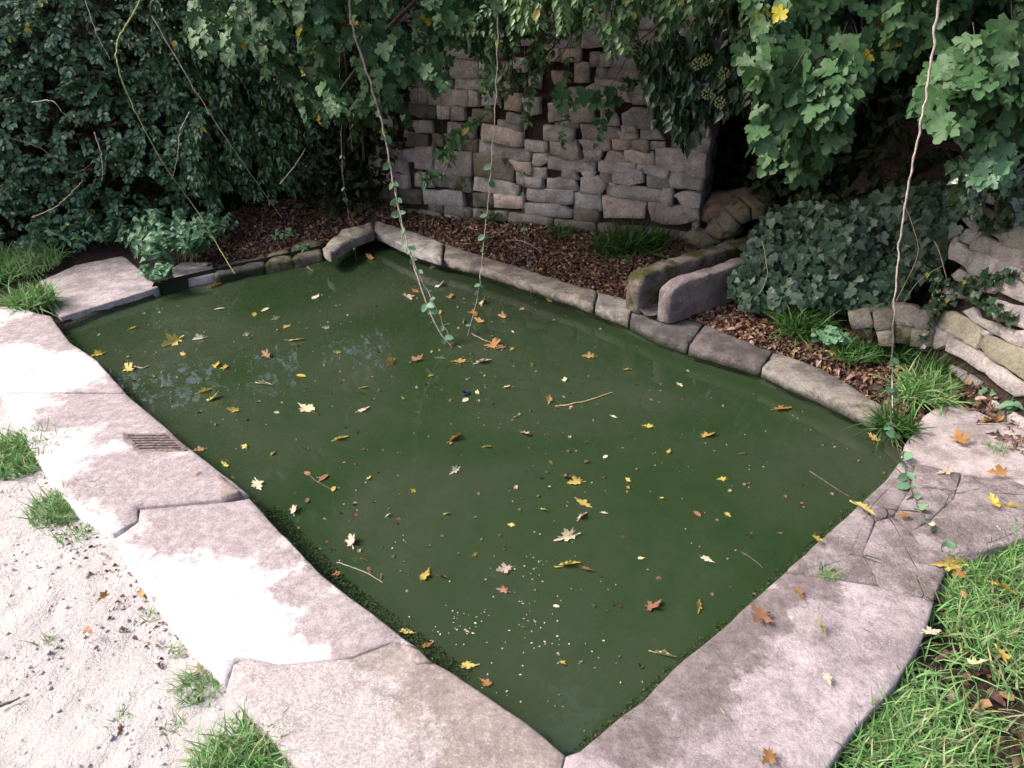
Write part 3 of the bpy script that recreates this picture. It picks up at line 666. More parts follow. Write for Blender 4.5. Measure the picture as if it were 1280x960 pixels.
BW += [('B', s) for s in (
 [(490,155),(740,165),(735,250),(500,235)], [(755,170),(940,205),(1180,262),(1160,325),(990,308),(755,255)], [(400,260),(690,265),(690,455),(400,420)], [(710,265),(960,302),(1030,400),(1030,490),(720,440)],
 [(410,440),(690,475),(690,575),(420,530)], [(715,475),(950,500),(1070,540),(1060,600),(980,605),(715,560)], [(300,570),(620,580),(640,685),(310,670)], [(705,590),(870,600),(870,690),(705,690)],
 [(1000,322),(1170,350),(1180,440),(1055,400)], [(1125,165),(1300,190),(1300,262),(1125,240)], [(1190,275),(1300,275),(1315,330),(1240,370),(1180,365)], [(1130,460),(1260,470),(1270,540),(1130,530)],
 [(1145,555),(1400,568),(1510,572),(1505,665),(1400,672),(1145,630)], [(880,605),(1110,622),(1120,700),(880,690)], [(1130,672),(1400,685),(1500,740),(1490,775),(1130,745)],
 [(150,10),(380,20),(380,100),(150,100)], [(150,120),(340,130),(340,210),(160,200)], [(250,225),(385,225),(385,400),(250,380)], [(150,240),(235,240),(235,330),(150,320)], [(250,430),(390,430),(390,540),(250,520)],
 [(120,560),(290,570),(290,670),(120,660)], [(1065,420),(1120,450),(1120,525),(1075,500)], [(1190,390),(1290,395),(1290,462),(1190,455)])]
back = plant('back_stone_wall', 'low drystone wall of rough pinkish grey blocks behind the leaf strewn bed', 'stone wall', (0, 0, 0))
_, wuv, _ = wall_frame(WO, WU, WN)
uend = wuv(884, 200)[0]; ustart = wuv(476, 220)[0]
def bmats(i, q, rs):
    c = np.mean(q, 0); x = c[0]/uend
    if c[1] < .10: return 'wallmossy' if rs.random() < .7 else 'wallgrey'
    if x < .28: return rs.choice(['wallgrey', 'wallmossy', 'wallstone'])
    if x > .82: return rs.choice(['wallgrey', 'wallgrey', 'wallstone'])
    return rs.choice(['wallpink', 'wallstone', 'wallstone', 'wallpink', 'wallgrey']) if c[1] < .62 else rs.choice(['wallstone', 'wallgrey', 'wallpink'])
bfr, buv, bpolys = build_wall(back, WO, WU, WN, BW, bmats, .045, fill=(ustart, uend-.04, -.12, 1.5), seed=200)
# earthy core behind the faces, and the end of the wall beside the spring
V, T = [], []
def boxpart(fr, u0, u1, v0, v1, h0, h1, name, mat, parent):
    bm = bmesh.new(); P_ = [bm.verts.new(fr(u, v, h)) for u in (u0, u1) for v in (v0, v1) for h in (h0, h1)]
    for f in ((0,1,3,2),(4,6,7,5),(0,4,5,1),(2,3,7,6),(0,2,6,4),(1,5,7,3)): bm.faces.new([P_[k] for k in f])
    bmesh.ops.subdivide_edges(bm, edges=bm.edges[:], cuts=8, use_grid_fill=True)
    for v in bm.verts:
        v.co += Vector((nz(*(v.co*6)), nz(*(v.co*6+Vector((9,0,0)))), 0))*.02
    bmesh.ops.recalc_face_normals(bm, faces=bm.faces)
    me = bpy.data.meshes.new(name); bm.to_mesh(me); bm.free(); return link(name, me, MAT[mat], parent)
boxpart(bfr, ustart-.1, uend-.05, -.3, 1.42, -.42, -.045, 'rubble_core', 'earth', back)
for k in range(9):   # end face of the wall, seen at the dark opening
    v0 = k*.15; fr2 = lambda u, v, h: bfr(uend-.01+h, v, -u)
    me = stone_mesh([(.03, v0+.005), (.40, v0+.01), (.40, v0+.14), (.03, v0+.142)], .05, .02, .018, .05, .01, 400+k, fr2, name='stone'); link('stone', me, MAT['wallgrey' if k % 2 else 'wallstone'], back)

# right wall -------------------------------------------------------------------
RO = at(1165, 452, .16); RE = at(1280, 522, .14); RU = (RE-RO); RU[2] = 0; RU /= np.linalg.norm(RU); RN = np.cross(RU, (0, 0, 1.)); RN = RN if RN[0] < 0 else -RN
RN = RN+np.array([0, 0, .28]); RN /= np.linalg.norm(RN)
RW = [('E', s) for s in (
 [(745,205),(800,200),(900,230),(1030,300),(1040,370),(960,350),(870,290),(790,290)], [(760,300),(870,300),(960,360),(1020,380),(940,450),(850,400)], [(1000,400),(1080,420),(1075,500),(990,465)],
 [(1090,385),(1200,390),(1400,440),(1400,600),(1200,570),(1085,510)], [(920,130),(1060,150),(1080,240),(920,190)], [(1100,200),(1200,270),(1400,330),(1400,420),(1210,375),(1110,360)],
 [(780,415),(850,425),(940,475),(860,500),(830,540),(760,500)], [(840,545),(870,500),(960,480),(1075,525),(1240,575),(1400,605),(1400,750),(1240,730),(1080,670),(830,575)],
 [(690,530),(760,545),(830,600),(960,640),(1240,745),(1215,790),(1020,820),(860,790),(810,720),(670,660)], [(690,450),(750,470),(740,530),(680,515)], [(680,790),(740,740),(800,770),(780,850),(700,820)],
 [(800,790),(880,820),(870,890),(790,860)], [(990,840),(1200,810),(1280,900),(1450,960),(1450,1080),(1200,980),(1060,890)], [(1250,760),(1450,800),(1450,940),(1240,810)])]
RW += [('G', s) for s in (
 [(1000,210),(1060,150),(1150,180),(1280,210),(1420,250),(1420,420),(1280,390),(1120,320),(1040,310)], [(780,240),(860,215),(900,290),(1000,330),(1080,370),(1050,430),(960,400),(860,330)],
 [(600,250),(700,245),(800,310),(920,400),(890,460),(880,540),(800,500),(680,420),(590,370)], [(510,390),(570,380),(660,420),(680,440),(640,510),(560,550),(500,450)],
 [(660,510),(700,450),(780,500),(870,550),(980,630),(1100,710),(1240,810),(1400,890),(1400,960),(1200,920),(960,740),(780,620),(660,560)],
 [(900,510),(960,450),(1080,470),(1280,560),(1450,640),(1450,890),(1280,800),(1160,720),(1000,620)], [(1060,430),(1100,380),(1180,400),(1300,400),(1450,450),(1450,620),(1290,550),(1160,500)],
 [(660,680),(800,740),(920,820),(880,850),(740,790),(650,740)], [(920,390),(1000,420),(960,450),(920,420)], [(440,230),(520,220),(560,240),(580,360),(500,370),(440,300)], [(350,350),(440,330),(480,400),(420,440),(350,410)],
 [(250,440),(400,450),(480,480),(480,560),(260,540)], [(700,480),(760,520),(760,590),(680,590),(665,560)], [(880,0),(990,20),(1050,80),(1000,110),(880,60)], [(620,60),(740,60),(780,140),(640,120)])]
rw = plant('side_stone_wall', 'pale battered drystone wall of tilted flat stones at the right of the pond', 'stone wall', (0, 0, 0))
def rmats(i, q, rs): return 'rwallgreen' if i in (19, 3, 16) else ('wallmossy' if i in (26, 25, 23) else 'rwall')
rfr, ruv, rpolys = build_wall(rw, RO, RU, RN, RW, rmats, .035, fill=(.02, 1.6, -.15, 1.0), seed=500, thick=.12, gr=.0035)
boxpart(rfr, -.12, 1.7, -.4, 1.02, -.35, -.035, 'rubble_core', 'earth', rw)

# low rubble under the ivy ---------------------------------------------------------
IO = at(1010, 425, .16); IE = at(1165, 450, .16); IU = IE-IO; IU[2] = 0; IU /= np.linalg.norm(IU); INn = np.cross(IU, (0, 0, 1.)); INn = INn if INn[1] < 0 else -INn
INn = INn+np.array([0, 0, .25]); INn /= np.linalg.norm(INn)
iw = plant('ruined_stone_footing', 'short mossy stretch of rubble stones showing below the ivy curtain', 'stone footing', (0, 0, 0))
IW = [('J', [((x-940)*6.4, (y-320)*6.4) for x, y in q]) for q in ([(1062,394),(1085,389),(1090,408),(1066,411)], [(1093,392),(1113,389),(1115,411),(1095,413)], [(1117,384),(1146,386),(1144,406),(1118,405)], [(1119,408),(1140,409),(1138,429),(1120,427)], [(1148,388),(1168,390),(1166,411),(1147,409)], [(1142,412),(1166,414),(1164,434),(1141,431)], [(1097,415),(1116,414),(1117,432),(1098,431)])]
ifr, iuv, _ = build_wall(iw, IO, IU, INn, IW, lambda i, q, rs: rs.choice(['wallmossy', 'wallmossy', 'mossrock']), .035, seed=700, thick=.12)

# ------------------------------------------------------------------ stone trough with its channel
ta = np.array([.88, 3.68]); tx = np.array([.815, .58]); tx /= np.linalg.norm(tx); ty = np.array([-tx[1], tx[0]])      # ty: towards the left cheek
tro = plant('stone_trough', 'mossy stone spout trough of two rounded cheeks feeding the pond from the dark opening', 'stone trough', (*ta, .1))
def cheek(o, s0, s1, t0, t1, hgt, seed, mat, nose, label):
    """long block: rounded top edges and a sloping worn nose"""
    nu, nv = 40, 20; sec = []
    wd = t1-t0
    for k in range(nv):
        a = k/(nv-1)   # around from the foot of one side over the top to the other
        if a < .33: p = (0, a/.33*hgt)
        elif a < .67: p = ((a-.33)/.34*wd, hgt)
        else: p = (wd, (1-(a-.67)/.33)*hgt)
        sec.append(p)
    V = []; c0 = np.array([wd/2, hgt/2]); 
    def pt(i, k):
        s = s0+(s1-s0)*i/nu; x, z = sec[k]
        e = min(1, (s-s0)/nose); q = math.sqrt(max(0, 1-(1-e)**2)) if e < 1 else 1
        hz = z*(.80+.20*q) if z > hgt*.3 else z
        r = .015; dx = min(x, wd-x); dz = hgt-z
        if dx < r and dz < r: # round the long top edges
            cx = r if x < wd/2 else wd-r; vx, vz = x-cx, z-(hgt-r); L = math.hypot(vx, vz)
            if L > 1e-6: x, zz = cx+vx/L*min(L, r), (hgt-r)+vz/L*min(L, r); hz = hz-(z-zz)
        xx = wd/2+(x-wd/2)*(.9+.1*q)
        b = ta+tx*s+ty*(t0+xx); n1 = noise.fractal(Vector((b[0]*9, b[1]*9, hz*9+seed)), .9, 2, 4)*.010
        return (b[0]+n1*tx[0]*.3-ty[0]*n1*.4, b[1]+n1, .10+hz+n1)
    for i in range(nu+1):
        for k in range(nv): V.append(pt(i, k))
    Fc = [(i*nv+k, i*nv+k+1, (i+1)*nv+k+1, (i+1)*nv+k) for i in range(nu) for k in range(nv-1)]
    # front face as a fan with a slightly bulging centre
    c = np.mean(V[:nv], 0)-np.array([tx[0], tx[1], 0])*.02; V.append(tuple(c)); m0 = len(V)-1
    Fc += [(k+1, k, m0) for k in range(nv-1)]+[(0, nv-1, m0)]
    me = mesh('cheek', V, Fc, True); bm = bmesh.new(); bm.from_mesh(me); bmesh.ops.recalc_face_normals(bm, faces=bm.faces); bm.to_mesh(me); bm.free()
    return meta(link('cheek', me, MAT[mat], o), label=label)
cheek(tro, -.02, .80, 0, .090, .225, 3, 'troughlight', .14, 'smooth pale right cheek of the trough')
cheek(tro, -.05, 1.0, .20, .31, .235, 8, 'trough', .09, 'mossy left cheek of the trough')
V = []; 
for i in range(25):
    s = -.05+1.3*i/24
    for k in range(6):
        t = .08+.13*k/5; b = ta+tx*s+ty*t; V.append((b[0], b[1], .135+.03*i/24-.02*math.sin(math.pi*k/5)+.008*nz(b[0]*20, b[1]*20)))
link('channel_bed', mesh('channel_bed', V, [(i*6+k, i*6+k+1, (i+1)*6+k+1, (i+1)*6+k) for i in range(24) for k in range(5)], True), MAT['kerbwet'], tro)

def boulder(name, loc, r, seed, mat, parent=None, sq=(1, 1, 1)):
    bm = bmesh.new(); bmesh.ops.create_icosphere(bm, subdivisions=4, radius=1)
    for v in bm.verts:
        p = v.co.copy(); k = 1+.28*noise.fractal(p*1.1+Vector((seed, 0, 0)), .9, 2, 4)+.05*noise.noise(p*5+Vector((seed, 3, 0)))
        v.co = Vector((p.x*sq[0], p.y*sq[1], p.z*sq[2]))*k*r
    me = bpy.data.meshes.new(name); bm.to_mesh(me); bm.free(); me.shade_smooth()
    o = bpy.data.objects.new(name, me); me.materials.append(MAT[mat]); COL.objects.link(o); o.location = loc
    if parent: o.parent = parent
    return o
p = aty(922, 262, 5.05); meta(boulder('rock', p, .24, 4, 'rock', sq=(1.1, .8, .55)), 'reddish brown sloping rock in the dark opening at the wall end', 'rock')
p = aty(905, 284, 4.75); meta(boulder('rock', p, .12, 9, 'mossrock', sq=(1, .8, .6)), 'mossy rock at the foot of the wall corner beside the trough', 'rock')
p = aty(880, 298, 4.80); meta(boulder('rock', p, .11, 12, 'mossrock', sq=(1.2, .7, .6)), 'greenish low boulder against the last stone of the back wall', 'rock')
# small stone arch over the spring
ar = plant('spring_arch', 'small mossy stone arch over the mouth of the spring channel', 'stone arch', tuple(aty(940, 300, 4.5)))
c0 = aty(944, 292, 4.5)
for k in range(5):
    a0, a1 = math.pi*(.02+.19*k), math.pi*(.02+.19*(k+1))-.05; fr3 = lambda u, v, h: (c0[0]+u, c0[1]-.05-h+.15, c0[2]-.02+v)
    q = [(.12*math.cos(a0), .11*math.sin(a0)), (.20*math.cos(a0), .20*math.sin(a0)), (.20*math.cos(a1), .20*math.sin(a1)), (.12*math.cos(a1), .11*math.sin(a1))]
    me = stone_mesh(q, .025, .015, .012, .22, .008, 800+k, lambda u, v, h: (c0[0]+u, c0[1]-h, c0[2]-.02+v), name='arch_stone'); link('arch_stone', me, MAT['mossrock'], ar)

# ------------------------------------------------------------------ trees that stand round the pond and close it in overhead
def crown_pts(c, r, n, seed):
    g = np.random.default_rng(seed); cl = g.normal(0, 1, (70, 3)); cl /= np.linalg.norm(cl, axis=1, keepdims=True); cl *= g.uniform(.35, 1., (70, 1))**.5
    k = g.integers(0, 70, n); p = cl[k]*np.array(r)+g.normal(0, .28, (n, 3))*np.array([1, 1, .7])
    return p+np.array(c)
def tree(label, foot, crown, r, n, seed, size=.13):
    t = plant('tree', label, 'tree', foot, 'trees round the pond')
    V, T = tube(smooth_path([(0, 0, -.3), (.1, .05, 1.0), (-.05, .1, 2.2), tuple((np.array(crown)-foot)*.8)], 5, .05, seed), .16, .05, 9)
    link('trunk', npmesh('trunk', V, T, True), MAT['bark']).parent = t
    g = random.Random(seed)
    for k in range(5):
        a = np.array([0, 0, 1.8+.25*k]); b = (np.array(crown)-foot)+np.array([g.uniform(-1, 1)*r[0], g.uniform(-1, 1)*r[1], g.uniform(-.3, .5)*r[2]])*.8
        V, T = tube(smooth_path([a, (a+b)/2+np.array([0, 0, .3]), b], 5, .08, k), .05, .012, 6); link('limb', npmesh('limb', V, T, True), MAT['bark']).parent = t
    P = crown_pts(crown, r, n, seed); P = P[P[:, 2] > 1.95+.1*np.sin(P[:, 0]*3)]; D = rnd(len(P)); N = rnd(len(P), .6)+np.array([0, 0, 1])
    V, T = scatter('rhomb', P, frames(D, N), rng.uniform(.7, 1.3, len(P))*size); stuff_part(t, 'crown', V, T, 'canopy')
tree('tree behind the hedge at the far left corner of the pond', np.array([-2.6, 8.2, 2.0]), (-2.3, 7.2, 3.9), (2.3, 1.6, 1.5), 15000, 1)
tree('tree standing on the bank directly behind the back stone wall', np.array([.6, 7.4, 2.0]), (-.3, 6.2, 3.6), (2.2, 2.1, 1.3), 22000, 2)
tree('tree on the bank above the spring opening right of the back wall', np.array([3.2, 6.4, 1.8]), (2.6, 4.9, 3.5), (1.8, 2.1, 1.3), 20000, 3)
tree('tree on the bank over the side stone wall', np.array([4.4, 3.0, 1.6]), (3.2, 2.9, 3.4), (1.7, 1.9, 1.2), 19000, 4)
tree('tree far left behind the bramble hedge', np.array([-5.6, 7.6, 2.0]), (-5.4, 7.2, 3.7), (2.0, 1.5, 1.5), 11000, 5)
tree('tall tree farthest back beyond the wooded bank', np.array([-.8, 10.5, 3.0]), (-.6, 10.0, 5.6), (4.8, 1.6, 2.6), 17000, 6, .2)

# undergrowth over the rising bank, its near-black leaf colour stands for shade --------------------------------------------
P = np.stack([rng.uniform(-7, 5, 26000), rng.uniform(2.0, 9, 26000)], 1); s = -sdf(P, OPEN); P = P[(s > .10) & (s < 3.2)]
z = ground_z(P)+rng.uniform(0, .28, len(P)); P3 = np.concatenate([P, z[:, None]], 1)
D = rnd(len(P3)); N = rnd(len(P3), .6)+np.array([0, -.6, .8]); Q = np.stack([rng.uniform(-7, 5, 90000), rng.uniform(2.0, 9, 90000)], 1); s = -sdf(Q, OPEN); Q = Q[(s > .0) & (s < 1.0)]
Q = np.concatenate([Q, ground_z(Q)[:, None]+rng.uniform(0, .10, (len(Q), 1))], 1); P3 = np.concatenate([P3, Q]); D = rnd(len(P3)); N = rnd(len(P3), .6)+np.array([0, -.6, .8])
V, T = scatter('rhomb', P3, frames(D, N), rng.uniform(.05, .11, len(P3)))
meta(link('undergrowth', npmesh('undergrowth', V, T), MAT['shadeleaf']), 'ivy undergrowth over the bank with deep shade painted into its leaves', 'undergrowth', kind='stuff')

# ------------------------------------------------------------------ the hedge on the left
HB = [(-7.5, 4.6), (-3.9, 5.42), (-2.75, 5.62), (-1.75, 6.1), (-1.25, 6.3)]
def hedge_front(u):
    seg = [np.hypot(HB[i+1][0]-HB[i][0], HB[i+1][1]-HB[i][1]) for i in range(len(HB)-1)]; cs = np.concatenate([[0], np.cumsum(seg)])
    A = np.array(HB); x = np.interp(u, cs, A[:, 0]); y = np.interp(u, cs, A[:, 1]); i = np.clip(np.searchsorted(cs, u)-1, 0, len(seg)-1)
    t = (A[i+1]-A[i]); t /= np.linalg.norm(t, axis=1, keepdims=True); n = np.stack([t[:, 1], -t[:, 0]], 1)
    return np.stack([x, y], 1), n, cs[-1]
def bulge(x, v): return np.array([.22*nz(a*1.6, b*1.8, 3)+.12*nz(a*4, b*4, 8) for a, b in zip(x, v)])
def hedge(name, label, x0, x1, n, shape, mat, size, gap, nl, v0, v1, out, droop, K, extra=0, up=(0, -.5, 1)):
    t = plant(name, label, 'hedge', (0, 0, 0))
    L = hedge_front(np.array([0.]))[2]; u = rng.uniform(0, L, n*4); q, nn, _ = hedge_front(u); m_ = (q[:, 0] > x0) & (q[:, 0] < x1); u, q, nn = u[m_][:n], q[m_][:n], nn[m_][:n]
    v = rng.uniform(v0, v1, len(q)); b = bulge(q[:, 0], v); d = out(q[:, 0], v)+b-rng.uniform(0, .16, len(q))
    P0 = np.concatenate([q+nn*d[:, None], v[:, None]], 1); D0 = np.concatenate([nn*.8, np.full((len(q), 1), -.1-droop)], 1)+rnd(len(q), .55)
    P, R, S, pts = twig_leaves(P0, D0, nl, gap, size, droop, up=up, nrand=.45)
    place_leaves(t, shape, mat, P, R, S, K)
    V, T = twig_geo(pts, .0022); stuff_part(t, 'twigs', V, T, 'twig')
    # inner leaves, near-black so that their colour paints the hedge's inner shade
    ui = rng.uniform(0, L, n*12); q, nn, _ = hedge_front(ui); m_ = (q[:, 0] > x0) & (q[:, 0] < x1); q, nn = q[m_][:n*3], nn[m_][:n*3]
    v = rng.uniform(v0-.1, v1, len(q)); d = out(q[:, 0], v)-rng.uniform(.1, .5, len(q)); P = np.concatenate([q+nn*d[:, None], v[:, None]], 1)
    V, T = scatter('rhomb', P, frames(rnd(len(P)), rnd(len(P), .7)+np.array([0, -.5, .7])), rng.uniform(.05, .09, len(P))); stuff_part(t, 'inner_leaves', V, T, 'shadeleaf')
    return t
hedge('bramble_hedge', 'dense small leaved bluish green bramble hedge filling the far left corner', -7.2, -2.35, 1800, 'round', 'bramble', .047, .034, 6, .12, 2.3, lambda x, v: .10+.10*v, .15, 300)
hedge('leafy_hedge', 'hedge of dark glossy pointed leaves overhanging the far corner of the pond', -2.5, -1.6, 540, 'lance', 'hedgeleaf', .062, .040, 6, .42, 2.3, lambda x, v: .02+.22*np.clip(v, 0, 1.5), .5, 300)

# ------------------------------------------------------------------ overhanging branches
def mass(name, label, cat, region, Y0, Y1, n, shape, mat, size, gap, nl, droop, K, dirpx=(0, 0, -1), twig='twig', nrand=.35, up=(0, -.5, 1), spread=.45, alt=False):
    t = plant(name, label, cat, (0, 0, 0)); q = sample_px(region, n); Y = rng.uniform(Y0, Y1, n)
    P0 = np.array([aty(x, y, yy) for (x, y), yy in zip(q, Y)]); D0 = np.array(dirpx)[None]+rnd(n, spread)
    P0 = P0-D0/np.linalg.norm(D0, axis=1, keepdims=True)*gap*nl*.6
    P, R, S, pts = twig_leaves(P0, D0, nl, gap, size, droop, up=up, nrand=nrand, alt=alt)
    place_leaves(t, shape, mat, P, R, S, K); V, T = twig_geo(pts, .002); stuff_part(t, 'twigs', V, T, twig)
    return t
def bough(root, pts, r0=.012, r1=.003, mat='twig', name='branch'):
    V, T = tube(smooth_path(pts, 6, .006, len(pts)), r0, r1, 6); o = link(name, npmesh(name, V-np.array(root.location), T, True), MAT[mat]); o.parent = root; return o
def A3(*l): return [aty(x, y, Y) for x, y, Y in l]

t = mass('maple_branch', 'field maple boughs with lobed leaves hanging over the top left of the back wall', 'branch', [(225, -200), (660, -200), (650, 20), (600, 60), (570, 70), (545, 115), (500, 90), (470, 120), (425, 150), (400, 130), (370, 110), (300, 60), (240, 40)], 4.0, 5.1, 240, 'maple', 'mapleshade', .075, .045, 5, .35, 300, dirpx=(0, -.25, -.7))
bough(t, A3((640, -160, 5.6), (560, -40, 5.0), (480, 40, 4.6), (420, 120, 4.4)), .02, .004)
t = mass('maple_branch', 'thinner shaded maple foliage drooping in front of the dark corner hollow', 'branch', [(370, 40), (480, 60), (520, 120), (505, 150), (470, 160), (430, 165), (400, 175), (380, 140)], 4.6, 5.3, 40, 'maple', 'mapleshade', .055, .04, 4, .5, 80, dirpx=(.1, -.2, -.8))
bough(t, A3((420, -60, 5.2), (430, 60, 5.0), (440, 190, 4.9)), .008, .002)
t = mass('privet_branch', 'bright small leaved privet foliage hanging over the top middle of the back wall', 'branch', [(640, -200), (1010, -200), (1010, 30), (960, 55), (900, 45), (860, 25), (800, 20), (765, 55), (735, 20), (690, 30), (640, 20)], 3.5, 4.3, 480, 'oval', 'privet', .046, .028, 6, .35, 300, dirpx=(-.05, -.3, -.8))
bough(t, A3((900, -180, 4.8), (880, -60, 4.2), (840, 10, 3.9), (790, 60, 3.8)), .015, .003)
t = mass('privet_branch', 'loose dim green privet foliage thinning out over the upper courses of the back wall', 'branch', [(575, -60), (730, -60), (735, 20), (720, 50), (690, 75), (660, 70), (640, 110), (600, 120), (590, 60)], 4.2, 4.8, 160, 'oval', 'privet', .042, .028, 5, .3, 200, dirpx=(-.2, -.2, -.6))
bough(t, A3((740, -100, 4.9), (720, 20, 4.6), (640, 110, 4.5)), .008, .002)
t = mass('ivy_branch', 'bushy ivy with long shiny leaves and berry heads over the wall end', 'branch', [(800, 55), (960, 40), (965, 110), (930, 120), (905, 115), (880, 130), (868, 165), (850, 160), (835, 140), (815, 120)], 3.9, 4.45, 125, 'lance', 'ivyglossy', .085, .040, 5, .8, 250, dirpx=(0, -.3, -.9))
bough(t, A3((930, -100, 4.6), (910, 20, 4.4), (870, 110, 4.2)), .014, .004)
for (x, y) in ((883, 75), (884, 117), (905, 92), (872, 80), (900, 128), (935, 62)):
    bm = bmesh.new(); c = np.array(aty(x, y, 3.85))
    for k in range(26):
        a = k*2.4; e = math.acos(1-2*(k+.5)/26); q = np.array([math.sin(e)*math.cos(a), math.sin(e)*math.sin(a), math.cos(e)])*.026
        r_ = bmesh.ops.create_icosphere(bm, subdivisions=1, radius=.0048); bmesh.ops.translate(bm, verts=r_['verts'], vec=Vector(c+q))
    me = bpy.data.meshes.new('berry_head'); bm.to_mesh(me); bm.free(); link('berry_head', me, MAT['vinegreen'], t)
t = mass('maple_branch', 'maple and privet foliage along the top right above the dark hollow', 'branch', [(930, -200), (1330, -200), (1330, 20), (1240, 30), (1180, 35), (1120, 75), (1080, 80), (1010, 60), (960, 75), (940, 30)], 3.1, 3.9, 190, 'maple', 'maple', .078, .045, 5, .35, 300, dirpx=(0, -.3, -.8))
bough(t, A3((1250, -150, 4.2), (1180, -40, 3.7), (1080, 40, 3.4), (1010, 80, 3.3)), .015, .004)
t = mass('maple_branch', 'large leaved maple bough hanging lowest in front of the spring opening', 'branch', [(945, 70), (1090, 60), (1095, 100), (1060, 120), (1050, 160), (1030, 190), (1000, 200), (970, 190), (945, 175), (955, 120)], 2.95, 3.45, 52, 'maple', 'maple', .092, .05, 4, .45, 300, dirpx=(-.1, -.35, -.8), nrand=.42)
bough(t, A3((1060, -80, 3.9), (1040, 30, 3.5), (1000, 120, 3.25), (980, 175, 3.15)), .010, .003, 'vinepale')
t = mass('maple_branch', 'maple bough with a few yellow leaves reaching in at the upper right corner', 'branch', [(1165, 95), (1200, 60), (1300, 30), (1320, 130), (1250, 140), (1215, 120), (1180, 130)], 2.6, 3.05, 40, 'maple', 'maple', .088, .05, 4, .35, 200, dirpx=(-.5, -.3, -.5), nrand=.28)
bough(t, A3((1380, 20, 3.2), (1290, 60, 2.9), (1190, 120, 2.75)), .008, .002)
t = mass('maple_branch', 'small bright sprig of lobed leaves in front of the side wall top', 'branch', [(1225, 185), (1250, 175), (1262, 210), (1240, 225)], 2.55, 2.7, 7, 'maple', 'nettle', .07, .035, 3, .4, 40, dirpx=(-.4, -.3, -.5))
bough(t, A3((1330, 130, 2.8), (1285, 190, 2.7), (1240, 215, 2.62)), .005, .0015, 'vinegreen')
t = mass('ivy_branch', 'dark ivy trails hanging over the top of the side stone wall', 'branch', [(1200, 130), (1330, 150), (1330, 260), (1280, 255), (1240, 240), (1205, 235)], 2.85, 3.15, 60, 'ivy', 'ivyglossy', .055, .035, 5, .8, 150, dirpx=(-.1, -.3, -.9))
# hanging sprigs in front of the back wall
def sprig(label, path, shape, mat, size, gap, stem_r=.003, stem='twig', nper=1, droop=.4, K=300, cat='branch', name='hanging_sprig', start=0., grp=None):
    t = plant(name, label, cat, (0, 0, 0), grp); sp = smooth_path(path, 14, .004 if name == 'hanging_sprig' else .007, len(path)); V, T = tube(sp, stem_r, stem_r*.45, 6, .18)
    o = link('stem', npmesh('stem', V, T, True), MAT[stem]); o.parent = t
    A = np.array(sp); L = np.concatenate([[0], np.cumsum(np.linalg.norm(np.diff(A, axis=0), axis=1))]); s = np.arange(L[-1]*start+gap, L[-1], gap); s = s+rng.uniform(-.45, .45, len(s))*gap
    P = []; D = []; S = []
    for i, q in enumerate(s):
        p = np.array([np.interp(q, L, A[:, c]) for c in range(3)]); p2 = np.array([np.interp(min(q+.01, L[-1]), L, A[:, c]) for c in range(3)]); tg = p2-p+1e-6; tg /= np.linalg.norm(tg)
        sd_ = np.cross(tg, (0, -1, .2)); sd_ /= np.linalg.norm(sd_)
        for k in range(nper):
            for sg in (1, -1):
                if rng.random() < .12: continue
                P.append(p); D.append(sg*sd_+tg*.5+np.array([0, -.2, -droop*rng.random()])+rng.normal(0, .35, 3)); S.append(size*rng.uniform(.45, 1.2))
    if P:
        P = np.array(P); N = np.array([0, -.7, .8])[None]+rnd(len(P), .4); place_leaves(t, shape, mat, P, frames(np.array(D), N), np.array(S), K, 4)
    return t
sprig('privet twig slanting down leftward across the wall with clustered leaves', A3((725, 20, 4.5), (700, 70, 4.45), (650, 105, 4.4), (600, 150, 4.35), (570, 185, 4.3), (552, 220, 4.3), (515, 216, 4.25)), 'oval', 'privet', .042, .035, .0035, nper=1, start=.25)
sprig('short privet shoot ending in a bunch of pale leaves left on the wall', A3((600, 150, 4.35), (566, 172, 4.3), (556, 195, 4.28), (545, 190, 4.25)), 'oval', 'privet', .045, .018, .002, nper=2)
sprig('little drooping shoot with four bright leaves lowest at the left of the wall', A3((552, 218, 4.3), (538, 224, 4.28), (528, 226, 4.25)), 'oval', 'privet', .05, .02, .002, nper=2)
sprig('hanging privet twig with leaf bunches in front of the middle of the wall', A3((718, 10, 4.5), (712, 70, 4.45), (707, 130, 4.4), (702, 185, 4.35)), 'oval', 'privet', .042, .03, .0025, nper=1, start=.3)
sprig('leafy privet twig hanging over the dark wall gap', A3((690, 10, 4.5), (672, 90, 4.42), (660, 130, 4.4), (660, 155, 4.4)), 'oval', 'privet', .042, .024, .0025, nper=2, start=.3)
sprig('twig with three large dim maple leaves across the middle of the wall', A3((790, 60, 4.5), (765, 105, 4.4), (740, 128, 4.35), (690, 122, 4.35)), 'maple', 'maple', .095, .07, .002, nper=1, start=.3)
sprig('twig of dim lobed leaves touching the wall right of the middle', A3((800, 90, 4.5), (765, 130, 4.4), (748, 155, 4.4)), 'maple', 'maple', .075, .05, .002, nper=1)
sprig('small bright sprig pointing down in front of the wall centre', A3((757, 130, 4.35), (750, 160, 4.35), (746, 180, 4.33)), 'oval', 'privet', .045, .022, .0015, nper=1, start=.3)
sprig('bright green pair of leaves dangling high on the wall', A3((790, 30, 4.1), (792, 60, 4.1), (790, 72, 4.1)), 'oval', 'privet', .06, .02, .0015, nper=1, start=.4)

